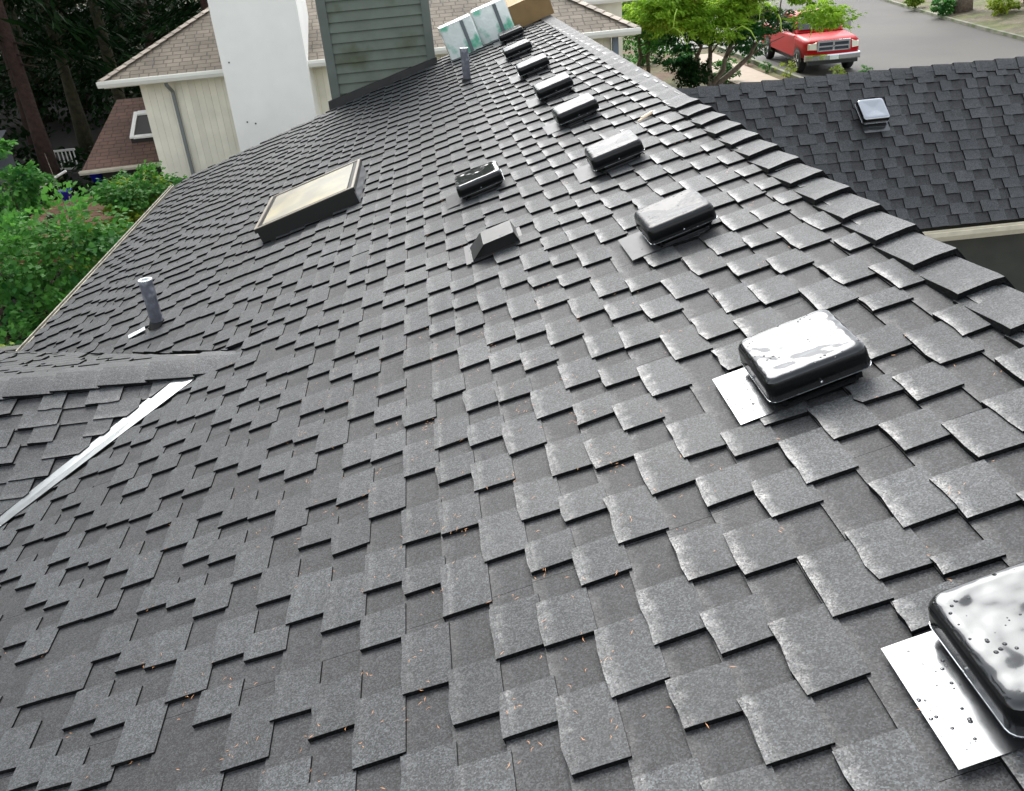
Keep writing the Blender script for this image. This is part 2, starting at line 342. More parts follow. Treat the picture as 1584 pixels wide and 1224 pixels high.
# --- the roof deck (felt under the shingles, black for shade in the gaps) and the hidden slope
dk = MB()
def slabs(pts, th=.03):
    n = len(pts); V = list(pts)+[(p[0], p[1], p[2]-th) for p in pts]
    dk.add(V, [tuple(range(n)), tuple(range(n, 2*n))[::-1]]+[(i, (i+1) % n, n+(i+1) % n, n+i) for i in range(n)])
slabs([P(-4.6, -1, -.006), P(1.45, -1, -.006), P(1.45, 14.95, -.006), P(-4.6, 13.85, -.006)])
RX, RZ = P(1.45, 0)[0], P(1.45, 0)[2]
FP = R(50)
def PR(s, y, h=0):                                  # steep far slope: s measured up to the ridge (negative down)
    return (RX-math.cos(FP)*s+math.sin(FP)*h, y, RZ+math.sin(FP)*s+math.cos(FP)*h)
slabs([PR(0, -1, -.02), PR(-4.4, -1, -.02), PR(-4.4, 14.3, -.02), PR(0, 14.95, -.02)])
rb = MB()
def lay_r(k, y): return -4.4+k*E_, y
for k in range(31):
    y = -1.0
    while y < 14.4: ye = min(y+1, 14.4); piece(rb, lay_r, PR, k, y, ye-.002, False, [(-1, 0, -.02)], rg, False); y = ye
    for ya, yb in fill(-1.0, 14.3, [], rg): piece(rb, lay_r, PR, k, ya, yb, True, [(-1, 0, -.02)], rg, False)
stuff(rb.build('far_slope_shingles', M_TAB, house))
# --- cross gable on the left (ridge runs away from the main roof)
GY, GZ, GX = 5.37, CZ-2.30, P(-2.08, 5.37)[0]; GP = math.atan(.288)
def PGn(s, t, h=0): return (GX-t, GY+math.cos(GP)*s-math.sin(GP)*h, GZ+math.sin(GP)*s+math.cos(GP)*h)
def PGf(s, t, h=0): return (GX-t, GY-math.cos(GP)*s+math.sin(GP)*h, GZ+math.sin(GP)*s+math.cos(GP)*h)
def lay_g(k, t): return -3.4+k*E_*.985, t
# valley line in the slope's own (s, t): world y -> s, world x -> t
def gst(x, y): return ((y-GY)/math.cos(GP), GX-x)
v1, v2 = (-2.557, 4.277, CZ-2.615), (-1.851, 5.108, CZ-2.375)
HG = half(gst(v1[0]-.008, v1[1]+.006), gst(v2[0]-.008, v2[1]+.006), (-1, 4))
g = MB()
for k in range(24):
    t = -.5
    while t < 5.5: piece(g, lay_g, PGn, k, t, t+.998, False, [(-1, 0, -.01), HG], rg, False); t += 1
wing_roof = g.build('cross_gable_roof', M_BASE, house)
for k in range(24):
    for ya, yb in fill(-.5, 5.4, [], rg): add_tab(wing_roof, lay_g, PGn, k, ya, yb, [(-1, 0, -.01), HG], rg)
def gstf(x, y): return (-(y-GY)/math.cos(GP), GX-x)
v3, v4 = P(-4.437, 7.34), P(-2.25, 5.50)
HF = half(gstf(v3[0], v3[1]), gstf(v4[0], v4[1]), (-1, 4))
g = MB()
for k in range(24):
    t = -.5
    while t < 5.5: piece(g, lay_g, PGf, k, t, t+.998, False, [(-1, 0, -.01), HF], rg, False); t += 1
    for ya, yb in fill(-.5, 5.4, [], rg): piece(g, lay_g, PGf, k, ya, yb, True, [(-1, 0, -.01), HF], rg, False)
stuff(g.build('gable_far_shingles', M_TAB, house))
for sgn in (-1, 1):
    f = PGn if sgn < 0 else PGf
    slabs([f(0, 0, -.012), f(0, 5.6, -.012), f(-3.4, 5.6, -.012), f(-3.4, 3.4, -.012)])
# valley metal: two thin leaves folded along the valley, wet and bright
def valley(pa, pb, qa, qb, w1, w2):
    m = MB(); pa, pb, qa, qb = map(Vector, (pa, pb, qa, qb)); n = 10
    for i in range(n):
        a = i/n; b = (i+1)/n
        A0, A1 = pa.lerp(pb, a), pa.lerp(pb, b); B0, B1 = qa.lerp(qb, a), qa.lerp(qb, b)
        C0, C1 = (A0+B0)/2-Vector((0, 0, .003)), (A1+B1)/2-Vector((0, 0, .003))
        m.add([A0, A1, C1, C0], [(0, 1, 2, 3)]); m.add([C0, C1, B1, B0], [(0, 1, 2, 3)])
    return m
def ext(a, b, t0, t1): a, b = Vector(a), Vector(b); return a+(b-a)*t0, a+(b-a)*t1
ma, mb_ = ext(P(-3.185, 4.18, .021), P(-2.356, 5.09, .021), -1.0, 1.25); ga, gb_ = ext((v1[0]-.012, v1[1]+.012, v1[2]+.020), (v2[0]-.012, v2[1]+.012, v2[2]+.020), -1.0, 1.25)
valley(ma, mb_, ga, gb_, 0, 0).build('valley_flashing', metal_wet('wet_valley_metal', (.34, .36, .36), .3, .8, drop=.004, dents=.001, coat=.3), house)
M_GRIT = mat('gritty_metal', (.19, .185, .18), .55, .2, noise=(40, .3), bump=(120, .001))
valley(P(-4.66, 7.69, .006), P(-2.1, 5.47, .006), PGf(*gstf(P(-4.66, 0)[0], 7.50), .01), PGf(*gstf(P(-2.1, 0)[0]-.05, 5.40), .01), 0, 0).build('valley_flashing', M_GRIT, house)
# --- right wing, steeper, beyond the ridge
WY, WZ = 12.0, CZ-2.13; WP = math.atan2(1.72, 1.40)
def PW(s, t, h=0): return (t, WY+math.cos(WP)*s-math.sin(WP)*h, WZ+math.sin(WP)*s+math.cos(WP)*h-.011*(t-3.5))
def lay_w(k, t): return -2.2175+k*E_, t
g = MB()
HW = [(-1, 0, -.02)]
for k in range(16):
    t = 2.2
    while t < 12: piece(g, lay_w, PW, k, t, t+.998, False, HW, rg, False); t += 1
rw = g.build('side_wing_roof', M_BASE, house)
for k in range(16):
    for ya, yb in fill(2.4, 11.8, [], rg): add_tab(rw, lay_w, PW, k, ya, yb, HW, rg)
dk.add([PW(0, 2.2, -.02), PW(0, 12, -.02), PW(-2.2, 12, -.02), PW(-2.2, 2.2, -.02)], [(0, 1, 2, 3)])
dk.add([PW(0, 2.2, -.02), PW(0, 12, -.02), (12, WY+2.4, WZ-.9), (2.2, WY+2.4, WZ-.9)], [(0, 1, 2, 3)])
dk.build('roof_deck', mat('gap_shade_felt', (.018, .018, .019), .85), house)  # felt black also stands in for shade in the valley gaps
# --- split: the 300 tabs that show largest are pieces of their own, the rest are joined per roof
CAND.sort(key=lambda c: -c[0])
joined = {}
for i, (area, roof, lay, place, k, ya, yb, hps) in enumerate(CAND):
    r2 = random.Random(i*13+k)
    if i < 300:
        mb = MB()
        if piece(mb, lay, place, k, ya, yb, True, hps, r2, True):
            o = mb.build('shingle', M_TAB); o.parent = roof
    else:
        mb = joined.setdefault(roof.name, (roof, MB()))[1]
        piece(mb, lay, place, k, ya, yb, True, hps, r2, area > 150)
for roof, mb in joined.values():
    o = mb.build('shingles', M_TAB); o.parent = roof; stuff(o)
# --- ridge caps
def cap_piece(name, C0, C1, left, right, h0, h1, th=.010, bow=.005):
    """one folded ridge shingle from C0 to C1 along the ridge; left/right: half-width vectors down each slope"""
    C0, C1, left, right = map(Vector, (C0, C1, left, right)); m = MB(); up_ = Vector((0, 0, 1)); n = 9
    V = []; UV = []; pv = rg.random(); tw = rg.uniform(-.004, .004)
    for i, (C, h) in enumerate(((C0, h0), (C0.lerp(C1, .12), h0+(h1-h0)*.12+.001), (C0.lerp(C1, .5), (h0+h1)/2), (C1, h1))):
        for j in range(n):
            t = (j-(n-1)/2)/((n-1)/2); sd_ = right if t > 0 else left
            p = C+sd_*abs(t)+up_*(h-bow*max(0, 1-abs(t)*3.0)*0.8 + bow*(abs(t)*(1-abs(t)))*1.1)
            if i == 0: p = p+up_*rg.uniform(-.0015, .001)
            p = p+(C1-C0).normalized()*(tw*t)
            V.append(p); UV.append(((0, .12, .5, 1)[i], pv))
    F = []
    for i in range(3):
        for j in range(n-1): a = i*n+j; F.append((a, a+1, a+n+1, a+n))
    ring = [j for j in range(n)]+[i*n+n-1 for i in range(1, 4)]+[3*n+j for j in range(n-2, -1, -1)]+[i*n for i in range(2, 0, -1)]
    o = len(V); V += [V[i]-up_*th for i in ring]+[V[i] for i in ring]; L_ = len(ring); UV += [(2, pv)]*(2*L_)
    F += [(o+L_+q, o+q, o+(q+1) % L_, o+L_+(q+1) % L_) for q in range(L_)]
    m.add(V, F, UV); ob = m.build(name, M_CAP, house); return ob
dl = Vector(P(1.45-.165, 0))-Vector(P(1.45, 0)); dr = Vector(PR(-.165, 0))-Vector(PR(0, 0))
TOP = lambda y, dh=0: Vector(P(1.45, y))+Vector((0, 0, .004+dh))
for i in range(-9, 14):
    y = 2.478+.3115*i
    cap_piece('ridge_cap', TOP(y), TOP(y+.335), dl*1.03, dr, .043, .010, th=.024)
i = 0; y = 6.62
while y < 14.7:                                     # laid from the far end: laps face away from here
    ye = min(y+.30, 14.9)
    cap_piece('ridge_cap', TOP(ye), TOP(y-.02), dl*.95, dr*.95, .021, .017, th=.008, bow=.003); y = ye
gd, gf = Vector(PGn(-.175, 0))-Vector(PGn(0, 0)), Vector(PGf(-.175, 0))-Vector(PGf(0, 0))
for i in range(16):
    t = -.12+i*.288
    z = .016
    cap_piece('ridge_cap', Vector((GX-t, GY, GZ+z)), Vector((GX-t-.30, GY, GZ+z)), gf, gd, .012, .030, th=.012)
wd_, wf_ = Vector(PW(-.16, 0))-Vector(PW(0, 0)), Vector((0, .13, -.09))
for i in range(28):
    t = 2.9+i*.288
    cap_piece('ridge_cap', Vector((t, WY, WZ+.012-.011*(t-3.5))), Vector((t+.31, WY, WZ+.012-.011*(t+.31-3.5))), wf_, wd_, .030, .010, th=.012)
# --- gutters, walls
M_CREAM = mat('cream_gutter', (.62, .58, .46), .45, noise=(6, .12))
M_DARKSID = mat('olive_grey_siding', (.04, .043, .034), .6, noise=(5, .15), objvar=.05)
def gutter(A, B, out, parent, m, wdt=.12, hgt=.11, name='gutter'):
    A, B, out = Vector(A), Vector(B), Vector(out).normalized(); mb = MB(); z = Vector((0, 0, 1))
    prof = [(0, 0), (0, -hgt), (wdt*.7, -hgt), (wdt, -hgt*.45), (wdt, 0), (wdt-.012, 0), (wdt-.012, -.02), (wdt*.6, -hgt+.012), (.012, -hgt+.012), (.012, 0)]
    V = [A+out*a+z*b for a, b in prof]+[B+out*a+z*b for a, b in prof]; n = len(prof)
    mb.add(V, [(i, (i+1) % n, n+(i+1) % n, n+i) for i in range(n)]+[tuple(range(n))[::-1], tuple(range(n, 2*n))])
    return mb.build(name, m, parent)
ge = P(-4.66, 0, 0)
lg = gutter((ge[0]+.0, 7.0, ge[2]-.01), (ge[0]+.0, 13.95, ge[2]-.01), (-1, 0, 0), house, mat('dirty_gutter', (.30, .28, .22), .6, noise=(12, .4)), wdt=.055)
we = PW(-2.2175, 0)
gutter((2.9, we[1]-.005, WZ-1.755+.006), (12, we[1]-.005, WZ-1.755-.095), (0, -1, 0), house, M_CREAM, .11, .13)
wl = MB(); wl.box(2.6, 11.8, WY-1.05, WY-.95, -1.0, WZ-1.75); sw = wl.build('wing_wall', M_DARKSID, house)
for i in range(11):
    z = WZ-1.86-i*.16; b = MB(); b.add([(2.6, WY-1.052, z), (11.8, WY-1.052, z), (11.8, WY-1.062, z-.155), (2.6, WY-1.062, z-.155), (2.6, WY-1.05, z-.155), (11.8, WY-1.05, z-.155)], [(0, 3, 2, 1), (3, 4, 5, 2)])
    o = b.build('siding_board', M_DARKSID); o.parent = sw
wl = MB(); wl.box(ge[0]+.5, ge[0]+.62, 6.3, 13.6, -1.6, ge[2]+.1); wl.box(ge[0]+.62, 5.6, 13.5, 13.6, -1.6, ge[2]); wl.box(ge[0]+.62, 5.6, -.6, -.5, -1, ge[2])
wl.box(-6.2, ge[0]+.5, 8.3, 8.4, -1.6, GZ-.9); wl.build('house_wall', M_DARKSID, house)
# --- chimney chase with lap siding
M_SID = mat('grey_green_siding', (.092, .115, .088), .6, noise=(4, .14), two=((.035, .045, .012), 1.6, .50, .66), objvar=.04)
M_TRIM = mat('grey_trim', (.085, .104, .09), .55, noise=(3, .1))
ch = MB(); CX0, CX1, CY0, CY1 = -1.45, .17, 14.42, 15.5; ztop = 7.4
ch.box(CX0+.02, CX1-.02, CY0+.02, CY1, 1.5, ztop); chim = ch.build('chimney', M_SID, house)
z = ztop-.02; i = 0
while z > 2.85:
    b = MB(); t = .022
    b.add([(CX0+.1, CY0+.004, z), (CX1-.08, CY0+.004, z), (CX1-.08, CY0-.034, z-.140), (CX0+.1, CY0-.034, z-.140), (CX0+.1, CY0+.012, z-.140), (CX1-.08, CY0+.012, z-.140)], [(0, 3, 2, 1), (3, 4, 5, 2)])
    o = b.build('siding_board', M_SID); o.parent = chim; z -= .142
for x0, x1 in ((CX0, CX0+.13), (CX1-.12, CX1)):
    b = MB(); b.box(x0, x1, CY0-.05, CY0+.02, 1.5, ztop); o = b.build('corner_board', M_TRIM); o.parent = chim
b = MB()
fl = lambda x, dz: (x, CY0-.05, P((x)/S_[0]-.541*0, 0)[2]) 
def zroof(x): return (x-HN*math.sin(RP))*math.tan(RP)*1.0 - HN*math.cos(RP) + CZ - (0)
def zr(x):
    s = (x - N_[0]*(-HN))/S_[0]; return P(s, 0)[2]
b.add([(CX0-.06, CY0-.06, zr(CX0-.06)-.02), (CX1+.02, CY0-.06, zr(CX1+.02)-.02), (CX1+.02, CY0-.06, zr(CX1)+.11), (CX0-.06, CY0-.06, zr(CX0)+.13),
       (CX0-.06, CY0+.0, zr(CX0)+.13), (CX1+.02, CY0+.0, zr(CX1)+.11)], [(0, 1, 2, 3), (3, 2, 5, 4)])
b.build('base_flashing', mat('black_flashing', (.012, .013, .012), .5, noise=(8, .3))).parent = chim
# --- drip edge of the far rake
b = MB(); a_, c_ = P(-4.62, rake_y(-4.62)+.01, -.01), P(1.45, rake_y(1.45)+.01, -.01)
b.add([a_, c_, (c_[0], c_[1], c_[2]-.14), (a_[0], a_[1], a_[2]-.14)], [(0, 1, 2, 3)]); b.build('rake_board', M_CREAM, house)
# ------------------------------------------------------------------ things on the roof
def on_roof(s, y, h=0):                             # frame: x up the slope, y along the ridge, z off the roof
    m = Matrix.Identity(4)
    for i in range(3): m[i][0] = S_[i]; m[i][1] = (0, 1, 0)[i]; m[i][2] = N_[i]; m[i][3] = P(s, y, h)[i]
    return m
def ring_rect(hx, hy, r, z, n=5):
    out = []
    for cx, cy, a0 in ((hx-r, hy-r, 0), (-hx+r, hy-r, 90), (-hx+r, -hy+r, 180), (hx-r, -hy+r, 270)):
        for i in range(n):
            a = R(a0+90*i/(n-1)); out.append((cx+r*math.cos(a), cy+r*math.sin(a), z))
    return out
def loft(mb, rings, cap0=False, cap1=True):
    o = len(mb.v); n = len(rings[0])
    for rr in rings: mb.v += rr
    for i in range(len(rings)-1):
        for k in range(n): mb.f.append([o+i*n+k, o+i*n+(k+1) % n, o+(i+1)*n+(k+1) % n, o+(i+1)*n+k]); mb.uv.append([(.5, .5)]*4)
    if cap1: mb.f.append([o+(len(rings)-1)*n+k for k in range(n)]); mb.uv.append([(.5, .5)]*n)
    if cap0: mb.f.append([o+k for k in range(n)][::-1]); mb.uv.append([(.5, .5)]*n)
def make_vent():
    t = empty('roof_vent', world=False)
    m = MB(); h = .178
    m2 = MB()
    loft(m2, [ring_rect(h-.01, h-.01, .03, .060), ring_rect(h+.0, h+.0, .034, .0615), ring_rect(h+.0, h+.0, .034, .0645), ring_rect(h-.004, h-.004, .034, .066)], cap0=False, cap1=False)
    m2.build('rim', M_GALV).parent = t
    loft(m, [ring_rect(h-.0015, h-.0015, .033, .0648), ring_rect(h-.004, h-.004, .034, .118), ring_rect(h-.008, h-.008, .034, .130)], cap0=True, cap1=False)
    m.build('cap_skirt', M_VSIDE, None, True).parent = t
    m = MB(); rr = random.Random(5)
    rings = [ring_rect(h-.008, h-.008, .034, .130), ring_rect(h-.012, h-.012, .035, .139), ring_rect(h-.020, h-.020, .034, .144), ring_rect(h-.04, h-.04, .03, .146)]
    for q in (.8, .6, .4, .2): rings.append(ring_rect((h-.04)*q, (h-.04)*q, .03*q, .146-.015*(1-q)))
    loft(m, rings); m.build('cap', M_VENT, None, True).parent = t
    m = MB(); loft(m, [ring_rect(.15, .15, .06, .0), ring_rect(.148, .148, .06, .02), ring_rect(.142, .142, .055, .03), ring_rect(.142, .142, .055, .062)], cap1=False)
    m.build('throat', M_VSIDE, None, True).parent = t
    m = MB(); loft(m, [ring_rect(.158, .158, .06, .036), ring_rect(.16, .16, .06, .039), ring_rect(.142, .142, .055, .041)], cap1=False)
    m.build('collar', M_VSIDE).parent = t
    f = MB(); x0, x1, y0, y1 = -.29, .12, -.17, .17; n = 8
    V = []; 
    for j in range(n+1):
        for i in range(n+1):
            V.append((x0+(x1-x0)*i/n, y0+(y1-y0)*j/n, .0265+.001*math.sin(i*1.3+j*.9)))
    f.add(V, [(j*(n+1)+i, j*(n+1)+i+1, (j+1)*(n+1)+i+1, (j+1)*(n+1)+i) for j in range(n) for i in range(n)])
    f.build('flange', M_FL, None, True).parent = t
    for sx, sy in ((0, -1), (-1, 0), (1, 0)):
        b = MB(); c = Vector((sx*(h-.002), sy*(h-.002), .078)); d = Vector((sx, sy, 0))
        b.tube([c-d*.004, c+d*.004, c+d*.006], [.0045, .0045, .003], 6); b.build('screw', M_GALV).parent = t
    for sx in (-1, 1):
        b = MB(); b.box(sx*.13-.006, sx*.13+.006, -.166, -.16, .03, .07); b.build('bracket', M_VSIDE).parent = t
    return t
M_FL = metal_wet('wet_flange', (.10, .105, .11), .2, .8, drop=.006, dents=.004, coat=.25)
VENTS = [(.5, 1.148, 'roof vent cut by the right edge of the picture, its top wet and white'),
 (.525, 2.54, 'large black roof vent with rain drops on its dished top, second closest to the camera'),
 (.53, 4.24, 'black roof vent just below the thick ridge caps, third one up the row'),
 (.535, 5.80, 'black roof vent right of the lone vent, with a bare patch beside it'),
 (.535, 7.37, 'black roof vent level with the start of the smooth ridge strip, fifth up the row'),
 (.533, 8.62, 'black roof vent, sixth up the row from the camera'),
 (.525, 10.15, 'black roof vent with a white flange scrap at its left, level with the far pipe'),
 (.523, 11.70, 'small looking black roof vent, second from the far end of the row'),
 (.605, 13.25, 'farthest black roof vent, in front of the wrapped bundles and the cardboard box')]
v0 = make_vent()
FL2 = [c for c in v0.children if c.name.startswith('flange')][0].data.copy(); FL2.materials[0] = metal_wet('dull_wet_flange', (.05, .052, .055), .4, 0, drop=.003, dents=.003, coat=0, spec=.15)
VENT2 = metal_wet('dull_black_metal', (.03, .032, .034), .26, .0, drop=.004, dents=.012, coat=0, spec=.13)
CAP2 = [c for c in v0.children if c.name.split('.')[0] == 'cap'][0].data.copy(); CAP2.materials[0] = VENT2
for i, (s, y, lab) in enumerate(VENTS):
    o = v0 if i == 0 else copy_tree(v0)
    o.matrix_world = on_roof(s+.178, y+.178) @ Matrix.Rotation(R(rnd.uniform(-1.5, 1.5)), 4, 'Z')
    if i > 1:
        for c_ in o.children:
            if c_.name.startswith('flange'): c_.data = FL2
            if c_.name.split('.')[0] == 'cap': c_.data = CAP2
    tag(o, lab, 'roof vent', 'roof vents in a row below the ridge')
o = copy_tree(v0); o.matrix_world = on_roof(-.384+.178, 6.49+.178)
for c_ in o.children:
    if c_.name.startswith('flange'): c_.data = FL2
tag(o, 'single black roof vent standing downslope of the row, behind the wedge hood', 'roof vent')
# vent on the side wing
o = copy_tree(v0)
sb, nb = np.array([0, math.cos(WP), math.sin(WP)]), np.array([0, -math.sin(WP), math.cos(WP)])
for cch in o.children:
    if cch.name.startswith('cap') and 'skirt' not in cch.name: cch.data = cch.data.copy(); cch.data.materials[0] = metal_wet('wet_bright_cap', (.36, .39, .42), .16, .9, dents=.004, coat=.3)
m = Matrix.Identity(4); pw = PW(-.62, 5.66, 0)
for i in range(3): m[i][0] = -sb[i]*-1; m[i][1] = (-1, 0, 0)[i]; m[i][2] = nb[i]; m[i][3] = pw[i]
o.matrix_world = m@Matrix.Translation((0, 0, .02))@Matrix.Rotation(R(15), 4, 'Y'); tag(o, 'shiny square roof vent alone on the side wing roof under its ridge', 'roof vent')
# wedge shaped exhaust hood
t = empty('exhaust_hood', world=False); b = MB()
x0, x1, y0, y1, h = -.17, .165, -.13, .16, .095
xt0 = -.05
V = [(x0, y0, .0), (x1, y0, .0), (x1, y1, 0), (x0, y1, 0), (xt0, y0-.02, h), (x1-.02, y0-.02, h), (x1-.02, y1-.06, h), (xt0, y1-.06, h)]
b.add(V[4:], [(0, 1, 2, 3)]); b.build('hood_top', metal_wet('wet_grey_metal', (.05, .053, .054), .35, .1, drop=.014, dents=.003, coat=.1, spec=.5)).parent = t
b = MB(); b.add([(p[0], p[1], p[2]-.001) for p in V], [(0, 4, 7, 3), (1, 2, 6, 5), (3, 7, 6, 2)])
b.build('hood_side', mat('grey_hood_paint', (.018, .019, .02), .35, 0, .6, noise=(12, .25))).parent = t
b = MB(); q = [(x0+.02, y0+.03, .004), (x1-.01, y0+.03, .004), (x1-.03, y0+.02, h-.008), (xt0+.01, y0+.02, h-.008)]
b.add(q, [(0, 1, 2, 3)]); b.build('grille', mat('opening_shade', (.006, .006, .006), .6)).parent = t  # black panel: shade of the hood's open front put in as colour
b = MB(); b.box(x0-.02, x1+.02, y0-.01, y1+.05, .012, .0145); b.build('flange', mat('dark_flange', (.05, .05, .052), .4, .3)).parent = t
t.matrix_world = on_roof(-.235, 5.33, .006); tag(t, 'low dark wedge shaped exhaust hood with a drop covered top', 'exhaust hood')
# plumbing pipes
def pipe(s, y, L, r, lab, open_):
    t = empty('vent_pipe', P(s, y), world=False)
    b = MB(); n = 20
    for z0, z1, rr in ((-.06, L*.62, r*.93), (L*.62, L, r)):
        b.tube([(0, 0, z0), (0, 0, z1)], rr, n, cap=False)
    b.build('pipe', M_PIPE, None, True).parent = t
    b = MB(); rings = []
    for rr, z in ((r, L-.004), (r, L+.003), (r*.62, L+.003), (r*.6, L-.05)):
        rings.append([(rr*math.cos(2*math.pi*k/n), rr*math.sin(2*math.pi*k/n), z) for k in range(n)])
    loft(b, rings, cap1=False); b.build('pipe_mouth', M_PMOUTH).parent = t
    b = MB(); b.tube([(0, 0, -.02), (0, 0, .03), (0, 0, .05)], [r*1.5, r*1.2, r*1.02], n, cap=False); b.build('rubber_boot', M_VSIDE, None, True).parent = t
    return tag(t, lab, 'pipe', 'plumbing vent pipes')
M_PIPE = mat('weathered_grey_pipe', (.085, .09, .11), .5, 0, .5, noise=(18, .35), two=((.17, .18, .2), 9, .5, .62))
M_PMOUTH = mat('pale_pipe_end', (.62, .66, .66), .4)
pipe(-2.947, 6.761, .385, .052, 'grey plumbing pipe with a pale rim on the lower left slope', 1)
pipe(-.026, 11.63, .40, .052, 'grey plumbing pipe far up the slope in front of the wrapped bundles', 1)
b = MB(); b.box(-.10, .04, -.05, .05, .024, .026); o = b.build('flashing_scrap', M_PMOUTH); o.matrix_world = on_roof(-3.09, 6.76)@Matrix.Rotation(R(20), 4, 'Z')
tag(o, 'small white flashing scrap beside the foot of the lower left pipe', 'scrap')
# skylight
t = empty('skylight', world=False); M_BRZ = mat('dark_bronze', (.012, .012, .011), .35, .2, .5)
X0, X1, Y0, Y1 = 0, .93, 0, 1.06
b = MB(); b.box(X0, X1, Y0, Y1, -.03, .105); b.build('curb', M_BRZ).parent = t
b = MB(); b.box(X1+.002, X1+.012, Y0+.0, Y1, .0, .10); b.build('side_flashing', mat('wet_grey_flashing', (.32, .33, .34), .3, .7)).parent = t
b = MB(); a, c, z0, z1 = -.015, .05, .105, .14
for q in ((X0+a, X1-a, Y0+a, Y0+c), (X0+a, X1-a, Y1-c, Y1-a), (X0+a, X0+c, Y0+c, Y1-c), (X1-c, X1-a, Y0+c, Y1-c)): b.box(*q, z0, z1)
b.build('frame', M_BRZ).parent = t
b = MB(); a, c = -.012, .012
for q in ((X0+a, X1-a, Y0+a, Y0+c), (X0+a, X1-a, Y1-c, Y1-a), (X0+a, X0+c, Y0+c, Y1-c), (X1-c, X1-a, Y0+c, Y1-c)): b.box(*q, .1405, .146)
b.build('glazing_bead', mat('greyish_bead', (.30, .27, .22), .4)).parent = t
b = MB(); n = 8
V = [(X0+.055+(X1-.11)*i/n, Y0+.055+(Y1-.11)*j/n, .142+.018*math.sin(math.pi*i/n)*math.sin(math.pi*j/n)) for j in range(n+1) for i in range(n+1)]
b.add(V, [(j*(n+1)+i, j*(n+1)+i+1, (j+1)*(n+1)+i+1, (j+1)*(n+1)+i) for j in range(n) for i in range(n)])
b.build('pane', mat('milky_acrylic', (.46, .44, .37), .18, 0, .5, two=((.6, .55, .4), 3, .45, .7)), None, True).parent = t
t.matrix_world = on_roof(-2.205, 7.88, .018)@Matrix.Rotation(R(-.5), 4, 'Z'); tag(t, 'skylight with a milky pane and dark frame on the left slope', 'skylight')
# wrapped bundles and cardboard box by the far rake
M_WRAP = mat('green_white_plastic_wrap', (.62, .68, .65), .18, 0, .5, two=((.12, .42, .28), 4.2, .5, .62), coat=1, bump=(9, .012))
M_WRAPT = mat('white_plastic_wrap', (.74, .72, .72), .25, 0, .5, coat=.6, bump=(11, .01))
def bundle(s, y, lx, ly, h, rot, lab):
    t = empty('shingle_bundle', world=False); b = MB(); rr = random.Random(int(s*1000)); n = 6
    V = []
    for z in range(4):
        for k, p in enumerate(ring_rect(lx/2, ly/2, .03, h*z/3, 4)): V.append((p[0]+rr.uniform(-.008, .008), p[1]+rr.uniform(-.008, .008), p[2]))
    b.add(V, [(z*16+k, z*16+(k+1) % 16, (z+1)*16+(k+1) % 16, (z+1)*16+k) for z in range(3) for k in range(16)])
    b.build('wrapped_side', M_WRAP, None, True).parent = t
    b = MB(); top = V[48:64]; b.add([(p[0]*.99, p[1]*.99, h+.003) for p in top]+[(0, 0, h+.012)], [(k, (k+1) % 16, 16) for k in range(16)])
    b.build('wrapped_top', M_WRAPT).parent = t
    b = MB(); b.box(lx*.12, lx*.22, -ly/2-.012, -ly/2-.006, .01, h-.01); b.build('strap', mat('dark_strap', (.1, .12, .13), .4)).parent = t
    t.matrix_world = on_roof(s, y, .016)@Matrix.Rotation(R(rot), 4, 'Z'); return tag(t, lab, 'bundle', 'plastic wrapped bundles waiting on the roof')
bundle(.12, 14.1, .50, .36, .46, 2, 'shiny white and green plastic wrapped bundle next to the chimney')
bundle(.66, 14.25, .52, .36, .47, -4, 'plastic wrapped bundle with a dark strap between the other bundle and the cardboard box')
t = empty('cardboard_box', world=False); M_CARD = mat('wet_brown_cardboard', (.17, .105, .035), .65, noise=(6, .15)); M_CARDL = mat('pale_cardboard', (.55, .37, .2), .7)
b = MB(); lx, ly, h = .62, .42, .33
b.box(-lx/2, lx/2, -ly/2, ly/2, 0, h); b.build('carton', M_CARD).parent = t
for q, pz in (((-lx/2, lx/2, -ly/2-.004, -ly/2-.18), h), ((-lx/2, lx/2, ly/2, ly/2+.16), h)):
    b = MB(); x0, x1, ya, yb = q
    if ya < 0: b.add([(x0, ya, h+.003), (x1, ya, h+.003), (x1, ya+.2, h+.07), (x0, ya+.2, h+.09)], [(0, 1, 2, 3)])
    else: b.add([(x0, ya, h), (x1, ya, h), (x1, yb, h+.1), (x0, yb, h+.1)], [(0, 1, 2, 3)])
    b.build('flap', M_CARDL).parent = t
b = MB(); b.add([(lx/2, -ly/2, h), (lx/2, ly/2, h), (lx/2+.12, ly/2, h-.12), (lx/2+.12, -ly/2, h-.12)], [(0, 1, 2, 3)]); b.build('flap', M_CARDL).parent = t
t.matrix_world = on_roof(1.20, 14.35, .018)@Matrix.Rotation(R(3), 4, 'Z'); tag(t, 'open brown cardboard box on the far end of the ridge', 'box')
b = MB(); b.box(-.07, .06, -.012, .012, 0, .008); b.box(-.03, .08, .0, .022, .008, .014); o = b.build('wood_scrap', mat('bare_wood', (.62, .5, .36), .7)); o.matrix_world = on_roof(1.10, 6.72, .02)@Matrix.Rotation(R(28), 4, 'Z')
tag(o, 'pale wood splinter lying on the shingles where the two kinds of ridge cap meet', 'scrap')
